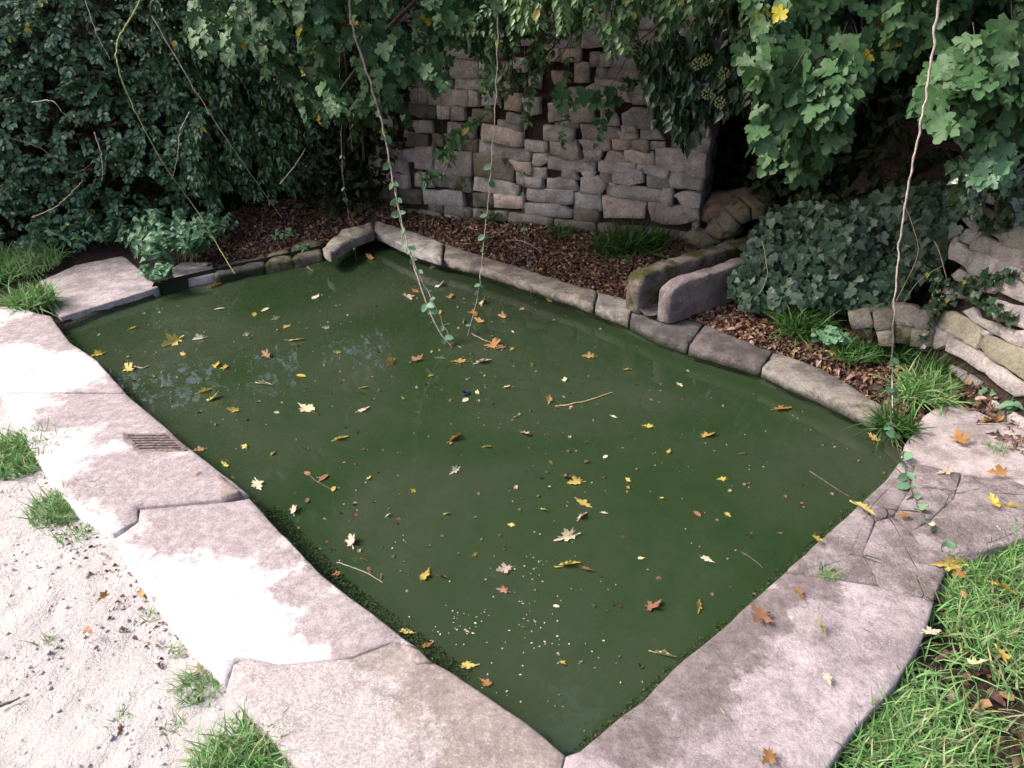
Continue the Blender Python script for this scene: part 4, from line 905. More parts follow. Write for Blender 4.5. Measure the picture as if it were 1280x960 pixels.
# ------------------------------------------------------------------ long bare vines
def vine(label, path, r0, r1, mat, leafs=(), shape='round', lmat='nettle', size=.04, gap=None, start=0., name='hanging_vine'):
    t = sprig(label, path, shape, lmat, size, gap or 9., r0, mat, cat='vine', name=name, start=start, droop=.3)
    return t
vine('thick pale vine with paired round leaves slanting down left of centre into the water', [aty(x, y, Y) for x, y, Y in ((437, -30, 4.25), (440, 30, 4.2), (462, 100, 4.15), (480, 165, 4.1), (492, 230, 4.0), (508, 300, 3.9), (530, 370, 3.75))]+[at(548, 412, .09), at(570, 440, -.03)], .0075, .0035, 'vine', size=.048, gap=.10, start=.20)
vine('thinner strand twined beside the thick pale vine down to the water', [aty(x, y, Y) for x, y, Y in ((494, 232, 4.0), (503, 290, 3.93), (520, 335, 3.85), (545, 385, 3.72))]+[at(568, 437, -.02)], .0035, .0022, 'vine', size=.035, gap=.14)
vine('slender straight vine with small leaves hanging from the wall top to the water', [aty(x, y, Y) for x, y, Y in ((622, -40, 4.1), (622, 60, 4.1), (618, 150, 4.05), (612, 230, 4.0), (604, 310, 3.95), (597, 370, 3.85))]+[at(583, 424, -.02)], .0035, .002, 'vinepale', size=.040, gap=.13, start=.4)
vine('long bare straw coloured vine hanging to the right corner of the pond', [aty(x, y, Y) for x, y, Y in ((1178, -40, 2.62), (1165, 70, 2.62), (1152, 150, 2.61), (1136, 230, 2.6), (1124, 310, 2.6), (1117, 400, 2.58))]+[at(1115, 470, .22), at(1117, 552, .08)], .0046, .003, 'vinepale', size=.045, gap=.11, start=.72)
vine('thin dark vine trailing from the corner hollow into the far corner of the water', [aty(x, y, Y) for x, y, Y in ((424, 60, 4.9), (426, 150, 4.85), (430, 230, 4.8))]+[at(446, 328, -.01)], .0022, .0015, 'vine', size=.028, gap=.16, start=.3)
vine('thin vine hanging in front of the wall down to the kerb', [aty(x, y, Y) for x, y, Y in ((655, -20, 4.5), (656, 100, 4.5), (655, 200, 4.45), (654, 270, 4.4))]+[at(664, 372, .02)], .0018, .0012, 'vine', size=.03, gap=.2, start=.45)
vine('thin bare vine crossing the left stones of the wall down to the leaf litter', [aty(x, y, Y) for x, y, Y in ((540, -20, 5.2), (550, 90, 5.2), (553, 170, 5.2), (566, 215, 5.2), (582, 272, 5.2))], .002, .0015, 'twig')
vine('thin curved vine hanging before the shaded left end of the wall', [aty(x, y, Y) for x, y, Y in ((515, -20, 5.0), (523, 140, 5.0), (515, 190, 5.0), (505, 215, 5.0))], .002, .0012, 'twig')
vine('long pale bramble stem arching down through the left hedge to the bank edge', [aty(x, y, Y) for x, y, Y in ((195, -40, 4.9), (168, 15, 4.8), (148, 50, 4.75), (148, 85, 4.7), (170, 140, 4.75), (205, 205, 4.85), (245, 262, 5.0))]+[at(293, 342, .08)], .0065, .0032, 'vinegreen')
vine('straight reddish stem slanting through the middle of the left hedge', [aty(x, y, Y) for x, y, Y in ((190, 20, 5.0), (250, 122, 5.0), (298, 195, 5.1), (352, 272, 5.3))], .0045, .0028, 'vine')
vine('short straight stem high in the dark hedge', [aty(x, y, Y) for x, y, Y in ((305, -10, 4.9), (330, 58, 4.9), (355, 100, 4.9), (374, 132, 4.9))], .003, .002, 'vinegreen')
vine('thin pale stem at the top of the bramble hedge', [aty(x, y, Y) for x, y, Y in ((104, -10, 4.7), (120, 40, 4.7), (138, 75, 4.72))], .003, .002, 'vinepale')
vine('broken pale stem standing low in the bramble hedge', [aty(x, y, Y) for x, y, Y in ((118, 165, 4.95), (127, 195, 4.95), (128, 225, 4.95))], .0045, .003, 'vinepale')
vine('arched dry stem low in the bramble hedge', [aty(x, y, Y) for x, y, Y in ((40, 128, 4.9), (65, 126, 4.85), (80, 142, 4.85), (100, 155, 4.9))], .003, .002, 'vinepale')
vine('forked pale twig at the foot of the hedge', [aty(x, y, Y) for x, y, Y in ((5, 170, 5.0), (50, 185, 4.9), (90, 215, 4.9), (115, 205, 4.9))], .003, .002, 'twig')
vine('pale curved twig near the bottom of the bramble hedge', [aty(x, y, Y) for x, y, Y in ((40, 272, 5.0), (70, 258, 4.95), (95, 235, 4.95), (104, 225, 4.95))], .0035, .002, 'straw')
vine('pale twisted twig in the middle of the left hedge', [aty(x, y, Y) for x, y, Y in ((237, 140, 4.9), (225, 165, 4.9), (222, 195, 4.9), (215, 225, 4.95))], .003, .002, 'vinepale')
vine('thin trailing stem with few leaves crossing the dark hollow', [aty(x, y, Y) for x, y, Y in ((375, 150, 5.1), (405, 185, 5.1), (425, 205, 5.1), (430, 250, 5.1))], .0018, .0012, 'twig')
vine('forked bare twig hanging in the dark hollow', [aty(x, y, Y) for x, y, Y in ((350, 230, 5.0), (370, 205, 5.0), (382, 185, 5.0))], .0025, .0015, 'vinepale')

# ------------------------------------------------------------------ ivy curtain
ivp = np.array(at(925, 388, .14)); ive = np.array(at(1175, 436, .16)); U_ = ive-ivp; U_[2] = 0; U_ /= np.linalg.norm(U_); N_ = np.cross(U_, (0, 0, 1.)); N_ = N_ if N_[1] < 0 else -N_; N_ = N_+np.array([0, 0, .20]); N_ /= np.linalg.norm(N_)
t = plant('ivy_curtain', 'thick curtain of grey green ivy over the bank between the trough and the side wall', 'ivy', (0, 0, 0))
reg = [(925, 310), (948, 268), (1000, 250), (1060, 258), (1110, 235), (1200, 225), (1200, 285), (1175, 330), (1135, 360), (1115, 400), (1085, 408), (1060, 395), (1025, 385), (1000, 372), (960, 385), (925, 382), (910, 350), (930, 325)]
q = sample_px(reg, 1900); off = .15*np.array([nz(x/60, y/50, 1) for x, y in q])+rng.uniform(-.04, .06, len(q))-.07
P = np.array([onplane(x, y, ivp, N_) for x, y in q])+N_*off[:, None]+np.array([0, 0, 0])
D = np.array([0, 0, -1.])-N_*.1+U_*rng.normal(0, .5, (len(P), 1))+rnd(len(P), .2); N = N_[None]+np.array([0, 0, .35])+rnd(len(P), .28)
place_leaves(t, 'ivy', 'ivy', P, frames(D, N), rng.uniform(.028, .075, len(P)), 300)
P = np.array([onplane(x, y, ivp, N_) for x, y in sample_px(reg, 2500)])-N_*rng.uniform(.12, .26, (2500, 1))
V, T = scatter('rhomb', P, frames(rnd(2500), rnd(2500, .5)+N_), rng.uniform(.05, .09, 2500)); stuff_part(t, 'inner_leaves', V, T, 'shadeleaf')  # near-black leaves paint the shade in gaps behind the ivy
for k, pth in enumerate(([(958, 300), (965, 340), (950, 372)], [(1130, 250), (1150, 310), (1120, 380)], [(1180, 330), (1150, 350), (1120, 395)], [(1170, 300), (1185, 350), (1160, 390)])):
    V, T = tube(smooth_path([onplane(x, y, ivp, N_)+N_*.09 for x, y in pth], 6, .01, k), .0025, .0015, 5); link('stem', npmesh('stem', V, T, True), MAT['straw' if k % 2 else 'vinegreen'], t)
# small ivy trails on the side wall
t = plant('ivy_trail', 'thin ivy trail with small dark leaves creeping across the side stone wall', 'ivy', (0, 0, 0))
for k, pth in enumerate(([(1170, 350), (1215, 365), (1245, 385), (1270, 400)], [(1175, 395), (1180, 380), (1200, 372)], [(1200, 255), (1225, 272), (1245, 285), (1265, 280)], [(1215, 355), (1245, 350), (1275, 345)], [(1165, 330), (1175, 360), (1168, 400), (1160, 430)])):
    sp = smooth_path([onplane(x, y, RO, RN)+RN*.02 for x, y in pth], 8, .006, k); V, T = tube(sp, .0022, .0014, 5); link('stem', npmesh('stem', V, T, True), MAT['twig'], t)
    A = np.array(sp); P = np.repeat(A, 3, 0)+rnd(len(A)*3, .012)+RN*.015; D = rnd(len(P))*.8+np.array([0, 0, -.6]); place_leaves(t, 'ivy', 'ivyglossy', P, frames(D, RN[None]+rnd(len(P), .3)), rng.uniform(.022, .042, len(P)), 60, 5)

# near-black leaf masses added to darken the hollows behind the hanging branches -----------------
def shade_thicket(label, region, Y0, Y1, n, size=(.05, .10)):
    t = plant('shade_thicket', label, 'shade_thicket', (0, 0, 0)); q = sample_px(region, n); P = np.array([aty(x, y, yy) for (x, y), yy in zip(q, rng.uniform(Y0, Y1, n))])
    V, T = scatter('rhomb', P, frames(rnd(n)+np.array([0, 0, -.6]), rnd(n, .6)+np.array([0, -.5, .7])), rng.uniform(*size, n)); stuff_part(t, 'foliage', V, T, 'shadeleaf')
    for k in range(6):
        x = region[0][0]+(k-2.5)*12; V, T = tube(smooth_path(A3((x, -60, Y1), (x+random.uniform(-15, 15), 80, (Y0+Y1)/2), (x+random.uniform(-20, 20), 200, Y0+.1)), 6, .02, k), .006, .003, 5)
        o = link('stem', npmesh('stem', V, T, True), MAT['twig']); o.parent = t
shade_thicket('near black leaf mass added as shade in the far corner hollow between hedge and back wall', [(440, 100), (380, 100), (370, 262), (440, 268), (478, 250), (500, 200), (520, 100), (560, -60), (380, -60)], 5.7, 6.5, 3200)
shade_thicket('near black leaf mass added as shade behind the maple bough over the spring opening', [(930, 60), (885, 60), (890, 235), (930, 245), (1000, 235), (1000, 60), (1000, -80), (880, -80)], 5.3, 6.2, 2600)
shade_thicket('near black leaf mass added as shade above the ivy curtain below the top right branches', [(1090, 60), (950, -60), (950, 240), (1040, 245), (1200, 215), (1230, 120), (1300, 40), (1300, -80)], 4.3, 5.2, 3600)

# ------------------------------------------------------------------ bank edge of the pond at the back left
be = plant('bank_edging', 'rough dark mossy stones edging the earth bank at the back left of the pond', 'edging', (0, 0, 0))
for i, q in enumerate(([(268, 344), (330, 330), (334, 318), (290, 326), (266, 334)], [(331, 330), (366, 323), (362, 308), (335, 317)], [(367, 323), (402, 315), (404, 300), (384, 297), (363, 307)])):
    link('stone', stone_mesh(P2(q, ZB+.01), .03, .03, .02, .12, .016, 900+i, ground_frame(ZB+.01), jit=.012, ns=8, name='stone'), MAT['kerbwet' if i == 0 else 'mossrock'], be)

# ------------------------------------------------------------------ fallen leaf litter
def litter(name, label, poly, n, size, mat='litter', lift=(.004, .022), zf=ground_z):
    A = np.array(poly); lo, hi = A.min(0), A.max(0); q = rng.uniform(lo, hi, (n*4, 2)); q = q[inpoly(q, poly)][:n]
    P = np.concatenate([q, (zf(q)+rng.uniform(*lift, len(q)))[:, None]], 1)
    D = rnd(len(P))*np.array([1, 1, .25]); N = rnd(len(P), .45)+np.array([0, 0, 1]); V, T = scatter('litter', P, frames(D, N), rng.uniform(*size, len(P)))
    return meta(link(name, npmesh(name, V, T), MAT[mat]), label, 'leaf litter', kind='stuff')
BEDP = P2([(1130, 520), (1097, 508), (1027, 460), (951, 434), (879, 401), (787, 374), (691, 346), (600, 318), (520, 291), (466, 274), (400, 300)], .1)+[(-1.6, 6.2), (-1.15, 6.3), (-.62, 5.86), (1.34, 4.92), (1.6, 5.2), (1.5, 4.2), (1.75, 3.6), (2.0, 3.1), (2.1, 2.6)]
litter('leaf_litter', 'brown and pinkish fallen leaves covering the bed between kerb and walls', BEDP, 17000, (.018, .042))
litter('leaf_litter', 'dark fallen leaves on the earth bank at the back left', P2([(255, 336), (300, 324), (402, 302), (410, 262), (330, 268), (240, 290), (235, 325)], .08), 4200, (.015, .04))
litter('leaf_litter', 'reddish leaf litter drifted against the foot of the side stone wall', P2([(1190, 490), (1170, 462), (1285, 520), (1400, 600), (1340, 610), (1260, 560), (1215, 520)], .1), 900, (.02, .045), lift=(.05, .075))
litter('leaf_litter', 'scattered brown leaves lying in the grass right of the slabs', P2([(1170, 750), (1290, 640), (1420, 700), (1400, 1060), (1060, 1060), (1060, 930), (1130, 850)], .06), 420, (.02, .05), lift=(.005, .03))
litter('leaf_litter', 'thin scatter of small dark leaf scraps along the outer edge of the left paving', P2([(60, 590), (100, 640), (175, 730), (280, 856), (240, 880), (130, 770), (60, 660)], .07), 300, (.008, .022), lift=(.03, .04))

# ------------------------------------------------------------------ grass and small plants
def bladeshape(c, seed):
    w_, V, T = .034, [], []
    for i, y in enumerate((0, .35, .7, 1.0)):
        z = -c*y*y; yy = y*(1-.35*c*y)
        if i < 3: V += [(-w_*(1-.25*i), yy, z), (w_*(1-.25*i), yy, z)]
        else: V += [(0, yy, z)]
    return np.array(V), np.array([(0, 1, 3), (0, 3, 2), (2, 3, 5), (2, 5, 4), (4, 5, 6)])
SH['blade'] = [bladeshape(c, i) for i, c in enumerate((.25, .6, .95))]
def blades(P, length, mat, lean=.5):
    n = len(P); D = np.array([0, 0, 1.])+rnd(n)*np.array([lean, lean, .15]); N = -rnd(n)*np.array([1, 1, 0])+np.array([0, 0, -.0])
    N = N-D*np.array([1, 1, 0])*1.5; return scatter('blade', P, frames(D, N), rng.uniform(*length, n))
def tuft(label, px, z, r, n, length, mat='grass', lean=.5, sq=1.):
    c = at(px[0], px[1], z); a = rng.uniform(0, 2*math.pi, n); q = r*rng.uniform(0, 1, n)**.6
    P = np.stack([c[0]+np.cos(a)*q, c[1]+np.sin(a)*q*sq, np.full(n, z)-.005], 1)
    V, T = blades(P, length, mat, lean); o = bpy.data.objects.new('grass_tuft', npmesh('grass_tuft', V-c, T)); o.data.materials.append(MAT[mat]); o.location = c; COL.objects.link(o)
    return meta(o, label, 'grass tuft')
tuft('long bright grass tuft at the left edge beside the grated slab', (22, 572), .06, .17, 1300, (.05, .12))
tuft('straggly bright grass tuft just below the largest one along the left paving', (80, 634), .06, .12, 700, (.04, .09))
tuft('low sparse grass tuft between path and left paving', (92, 672), .06, .06, 90, (.03, .07))
tuft('tiny sparse grass tuft at the cracked end of the pale slab', (245, 860), .06, .06, 190, (.03, .08))
tuft('dense bright grass tuft at the bottom edge beside the tan slab', (300, 958), .06, .12, 900, (.04, .10), lean=.7)
tuft('broad grass clump at the far left in front of the bramble hedge', (5, 335), .07, .36, 1500, (.08, .19))
tuft('grass tuft hanging over the left corner of the back slab', (42, 380), .09, .12, 330, (.10, .20))
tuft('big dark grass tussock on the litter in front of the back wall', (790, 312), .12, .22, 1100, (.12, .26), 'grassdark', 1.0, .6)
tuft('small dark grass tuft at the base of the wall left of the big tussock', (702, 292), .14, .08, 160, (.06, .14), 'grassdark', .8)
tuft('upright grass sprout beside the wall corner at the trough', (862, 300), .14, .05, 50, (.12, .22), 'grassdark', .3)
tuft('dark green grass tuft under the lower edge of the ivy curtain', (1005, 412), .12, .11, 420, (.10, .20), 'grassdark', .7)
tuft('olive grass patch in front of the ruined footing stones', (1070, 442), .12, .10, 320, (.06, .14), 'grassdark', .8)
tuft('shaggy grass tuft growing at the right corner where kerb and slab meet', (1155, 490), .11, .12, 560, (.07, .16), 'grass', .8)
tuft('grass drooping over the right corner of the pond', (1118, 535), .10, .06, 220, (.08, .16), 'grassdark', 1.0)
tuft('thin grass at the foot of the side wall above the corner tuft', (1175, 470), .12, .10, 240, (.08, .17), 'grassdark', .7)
tuft('small pale grass sprout growing from the joint of the cracked stones', (1035, 716), .105, .03, 70, (.02, .05), 'grass', .9)
tuft('moss green grass sprout on the right slab below the side wall', (1245, 560), .105, .05, 70, (.02, .05), 'grass', .9)
for i, (px, lab) in enumerate((((190, 770), 'tiny grass sprig on the open path left of the paving'), ((60, 800), 'lone grass sprig far out on the path'), ((215, 905), 'small weed sprig on the path near the bottom grass tuft'), ((150, 900), 'faint weed sprig low on the path'), ((222, 815), 'slim grass sprig at the edge of the pale slab'))):
    tuft(lab, px, .062, .03, 26, (.02, .06))
# the lawn right of the slabs
LAWN = P2([(1160, 756), (1192, 700), (1235, 690), (1290, 660), (1420, 660), (1500, 1100), (1000, 1100), (1035, 955), (1075, 900), (1125, 845), (1150, 800)], .05)
A = np.array(LAWN); q = rng.uniform(A.min(0), A.max(0), (60000, 2)); q = q[inpoly(q, LAWN)]
den = np.array([.5+.9*nz(x*4.5, y*4.5, 5) for x, y in q]); bare = P2([(1250, 880)], .05)[0]; d = np.hypot(q[:, 0]-bare[0], q[:, 1]-bare[1]); q = q[rng.uniform(0, 1, len(q)) < np.clip(den*1.3-.18, .10, 1)*np.clip(d/.40, .10, 1)][:16000]
V, T = blades(np.concatenate([q, np.full((len(q), 1), .045)], 1), (.04, .11), 'grass', .65)
meta(link('grass', npmesh('grass', V, T), MAT['grass']), 'patchy green grass on the soil right of the slabs', 'grass', kind='stuff')

def herb(label, px, z, h, n, shape, mat, size, r, K=200, name='leafy_plant', cat='plant'):
    c = at(px[0], px[1], z); t = plant(name, label, cat, c); P = []; D = []; S = []; st = []
    for k in range(n):
        a = rng.uniform(0, 2*math.pi); rr = r*rng.uniform(.1, 1)**.6; hh = h*rng.uniform(.5, 1)*(1-.3*rr/r); b = c+np.array([math.cos(a)*rr*.5, math.sin(a)*rr*.5, 0]); e = c+np.array([math.cos(a)*rr, math.sin(a)*rr, hh])
        st.append(tube([b, (b+e)/2+np.array([0, 0, .02]), e], .0018, .001, 4))
        for j in range(4):
            f = .5+.17*j; p = b+(e-b)*f; ang = a+(1.57 if j % 2 else -1.57)+rng.normal(0, .5)
            for sgn in (0, math.pi):
                P.append(p); D.append((math.cos(ang+sgn), math.sin(ang+sgn), -.2)); S.append(size*rng.uniform(.6, 1.1)*(.75 if j == 3 else 1))
    P = np.array(P); N = np.array([0, -.4, 1])[None]+rnd(len(P), .3); place_leaves(t, shape, mat, P, frames(np.array(D)+rnd(len(P), .2), N), np.array(S), K, 6)
    V, T = join(st); o = link('stems', npmesh('stems', V-c, T), MAT['vinegreen']); o.parent = t; meta(o, kind='stuff'); return t
herb('bright nettle clump spilling over the inner corner of the back slab', (218, 326), .08, .40, 75, 'nettle', 'nettle', .072, .30, 300, 'nettle_clump')
herb('nettle stems hanging down onto the stone edge beside the water', (200, 350), .10, .14, 14, 'nettle', 'nettle', .055, .10, 80, 'nettle_clump')
herb('wide low nettle patch along the foot of the hedge behind the slab', (140, 300), .08, .30, 70, 'nettle', 'nettle', .055, .45, 250, 'nettle_clump')
herb('nettle patch between the grass and the bramble hedge', (85, 305), .08, .22, 36, 'nettle', 'nettle', .045, .35, 150, 'nettle_clump')
herb('nettles standing on the bank left of the dark round stones', (268, 300), .09, .26, 22, 'nettle', 'nettle', .048, .2, 120, 'nettle_clump')
herb('small leafy seedling on the earth bank near the far corner', (352, 300), .10, .10, 6, 'nettle', 'nettle', .04, .08, 40)
herb('small leafy plant at the water edge of the earth bank', (378, 312), .07, .08, 6, 'nettle', 'nettle', .04, .06, 40)
herb('dark fern like plant at the foot of the left part of the wall', (612, 272), .14, .12, 10, 'nettle', 'maple', .05, .14, 60)
herb('bright green bramble seedling in front of the dark grass under the ivy', (1042, 428), .12, .13, 7, 'maple', 'nettle', .065, .09, 60)
herb('leafy green bramble plant on the litter by the side wall', (1245, 508), .10, .12, 9, 'nettle', 'nettle', .06, .11, 60)
herb('small weed by the trough and the mossy rocks', (905, 312), .2, .10, 8, 'ivy', 'ivyglossy', .04, .08, 40)
herb('small green leaf rosette on the litter left of the slender vine', (590, 262), .16, .08, 6, 'oval', 'privet', .04, .08, 40)
sprig('bramble runner with small round leaves trailing from the corner onto the cracked stones', [at(1112, 520, .16), at(1120, 548, .12), at(1128, 566, .11), at(1133, 592, .115), at(1142, 620, .112), at(1160, 655, .112), at(1185, 680, .112)], 'round', 'nettle', .04, .06, .003, 'twig', cat='bramble', name='bramble_runner')

# ------------------------------------------------------------------ leaves lying on the water and the stones
def flat_leaf(px, size, kind, label, z=.004, shape='flatmaple', tiltv=.12, group=None, rot=None):
    c = at(px[0], px[1], z); a = random.uniform(0, 6.28) if rot is None else rot
    me = leaf_mesh(shape, random.randrange(9) if shape == 'flatmaple' else random.randrange(3), kind); o = bpy.data.objects.new('fallen_leaf' if z > .05 else 'floating_leaf', me); COL.objects.link(o)
    s = size/F*np.linalg.norm(c-CP)*.94
    D = np.array([[math.cos(a), math.sin(a), 0.]]); N = np.array([[random.gauss(0, tiltv), random.gauss(0, tiltv), 1.]]); R = frames(D, N)[0]
    Mx = Matrix.Identity(4); p = c-R[:, 1]*s*.45; wx = random.uniform(.55, 1.0)
    for i in range(3):
        for j in range(3): Mx[i][j] = R[i][j]*s*(wx if j == 0 else 1)
        Mx[i][3] = p[i]
    Mx[2][3] = z+.002
    o.matrix_world = Mx; return meta(o, label, 'leaf', group)
Y_, C_, O_, B_, P_ = 'yellow', 'cream', 'orange', 'brown', 'pale'
FL = [
 (213, 429, 24, Y_, 'ragged yellow leaf floating near the left corner of the pond'), (160, 461, 18, Y_, 'yellow leaf floating beside a white stick near the left paving'),
 (247, 424, 13, C_, 'small cream leaf right of the ragged yellow leaf near the left corner'), (120, 444, 12, Y_, 'small yellow leaf tucked against the left paving edge'),
 (165, 411, 11, Y_, 'small yellow leaf floating closest to the back slab'), (275, 386, 13, P_, 'thin pale leaf floating below the dark edging stone'),
 (318, 393, 13, Y_, 'small yellow leaf left of a thin pale one in the far left water'), (332, 387, 13, C_, 'thin pale leaf beside a small yellow one in the far left water'),
 (358, 409, 10, Y_, 'tiny yellow leaf between the two cream leaves of the far left water'), (371, 425, 17, C_, 'cream leaf floating left of the long pale vine tip'),
 (395, 371, 15, C_, 'cream leaf floating nearest the hedge bank'), (388, 338, 12, P_, 'pale leaf in the dark water under the bank'), (270, 357, 14, O_, 'orange brown leaf at the water edge below the nettles'),
 (332, 444, 20, B_, 'curled brown leaf with an upright stalk in the left water'), (270, 457, 13, Y_, 'left leaf of a touching yellow pair'), (281, 459, 12, Y_, 'right leaf of a touching yellow pair'),
 (333, 481, 18, C_, 'cream leaf with a small stalk left of the middle water'), (377, 470, 14, Y_, 'narrow curled yellow leaf above the largest cream leaf'),
 (257, 489, 15, Y_, 'round yellow leaf directly above another yellow one by the grate'), (268, 498, 17, Y_, 'yellow leaf with a white stalk just under the round one by the grate'),
 (291, 514, 14, Y_, 'small yellow leaf closest to the drain grate side of the water'), (381, 510, 27, C_, 'largest cream yellow leaf left of the middle of the pond'),
 (455, 512, 15, C_, 'cream leaf on brown scraps right of the largest cream leaf'), (428, 548, 17, Y_, 'yellow leaf below the largest cream leaf'), (487, 455, 18, Y_, 'golden leaf left of the thick vine tip'),
 (570, 547, 22, O_, 'orange leaf alone near the centre of the pond'), (567, 590, 15, C_, 'cream leaf below the orange leaf at the centre'), (550, 357, 17, C_, 'upstanding cream maple leaf just right of the thick vine'),
 (562, 371, 12, O_, 'orange leaf under the upstanding cream one'), (604, 378, 18, C_, 'cream leaf behind the slender vine'), (593, 393, 18, O_, 'orange leaf caught on the slender vine tip'), (598, 402, 14, O_, 'lower orange leaf caught on the slender vine tip'),
 (616, 431, 22, O_, 'orange brown leaf at the end of the floating stem by the vines'), (625, 435, 13, B_, 'brown leaf touching the orange brown one by the vines'), (606, 452, 20, P_, 'pale crumpled leaf right below the slender vine'),
 (573, 452, 17, O_, 'orange leaf below the thick vine tip'), (553, 449, 12, C_, 'small cream leaf left of the orange one below the vine tip'), (522, 448, 20, B_, 'brown crumpled leaf left of the vine tips'),
 (582, 500, 13, C_, 'white oval petal shaped leaf at mid pond'), (596, 491, 8, C_, 'tiny white leaf beside the dark ring'), (686, 502, 17, O_, 'orange leaf at the left end of the floating brown twig'),
 (658, 543, 16, P_, 'pale brown leaf left of the floating twig end'), (688, 581, 13, Y_, 'pale yellow leaf above the brown clump right of the centre'), (712, 599, 20, B_, 'brown leaf of the clump right of the centre'),
 (717, 604, 19, Y_, 'yellow leaf of the clump right of the centre'), (731, 630, 20, Y_, 'yellow leaf above a pinkish one in the right water'), (729, 645, 17, P_, 'pinkish leaf below a yellow one in the right water'),
 (705, 673, 27, C_, 'large cream leaf with a brown edge in the near water'), (714, 706, 25, Y_, 'golden star shaped leaf in the near water'), (735, 712, 15, B_, 'brown leaf touching the golden star shaped one'),
 (532, 718, 20, Y_, 'bright yellow leaf in the near left water'), (555, 722, 13, B_, 'brown leaf next to the bright yellow one in the near left water'), (630, 713, 20, P_, 'pinkish leaf with a long stalk in the near water'),
 (627, 738, 15, B_, 'dark brown leaf just below the pinkish stalked one'), (439, 675, 23, P_, 'pale brown leaf near the lower left algae edge'), (405, 597, 17, B_, 'brown leaf at the end of a thin dark twig'), (417, 611, 11, Y_, 'small yellow leaf on a thin dark twig'),
 (323, 607, 20, C_, 'cream leaf by the chipped slab corner'), (281, 582, 12, Y_, 'small yellow leaf beside the chipped slab corner'), (248, 563, 12, O_, 'small orange leaf beside the drain grate at the water edge'),
 (367, 637, 18, P_, 'pale crumpled leaf on dark stalks by the left paving'), (384, 592, 13, B_, 'reddish brown leaf above the thin dark twig'), (384, 626, 11, B_, 'small brown oval leaf above the pale crumpled one'),
 (832, 820, 24, C_, 'white and yellow maple leaf close to the right slab'), (873, 761, 17, Y_, 'yellow leaf with a brown tail near the right slab'), (885, 700, 15, C_, 'cream and brown leaf in the right water'),
 (817, 757, 22, B_, 'grey brown leaf on a stick in the near right water'), (872, 643, 13, B_, 'dull brown oval leaf sunk in the right water'), (885, 544, 18, Y_, 'golden leaf in the dark right water'), (836, 564, 11, Y_, 'tiny yellow leaf left of the golden one in the dark right water'),
 (809, 533, 12, Y_, 'small yellow leaf farthest left in the dark right water'), (979, 511, 20, O_, 'golden brown curled leaf below the right kerb'), (955, 474, 13, O_, 'orange leaf closest to the right kerb'), (735, 446, 15, O_, 'orange leaf in the reflection of the wall'),
 (705, 475, 9, C_, 'tiny cream leaf between twig and wall reflection'), (686, 377, 9, Y_, 'yellow leaf on a straw close to the far kerb'), (652, 387, 9, Y_, 'small yellow leaf under the far kerb left of the straw'), (627, 396, 15, O_, 'rusty leaf below the small yellow one at the far kerb'),
 (641, 415, 9, P_, 'faint narrow pale leaf in the dark far water'), (1091, 549, 15, O_, 'orange leaf in the right corner of the pond'), (510, 790, 18, Y_, 'bright yellow leaf against the algae edge at the lower left'), (535, 806, 14, O_, 'orange leaf below the bright yellow one at the algae edge'),
 (587, 832, 18, Y_, 'yellow leaf along the tan slab edge'), (606, 853, 15, O_, 'orange stalky leaf along the tan slab edge'), (420, 718, 9, O_, 'tiny orange leaf at the algae edge'), (462, 323, 14, O_, 'pale orange leaf afloat in the far corner'), (757, 571, 9, C_, 'tiny white oval leaf right of the centre'),
 (540, 335, 9, P_, 'small pale leaf under the far kerb left end'), (511, 372, 17, P_, 'brownish leaf among the debris left of the upstanding cream leaf'), (519, 365, 13, O_, 'orange leaf among the debris left of the upstanding cream leaf'), (695, 758, 9, C_, 'small white oval leaf in the near water among white flecks'), (970, 815, 0, C_, ''),
]
for (x, y, sz, k, lab) in FL:
    if lab: flat_leaf((x, y), sz, k, lab, .003, 'flatoval' if ('oval' in lab or 'thin' in lab or 'narrow' in lab) else 'flatmaple')
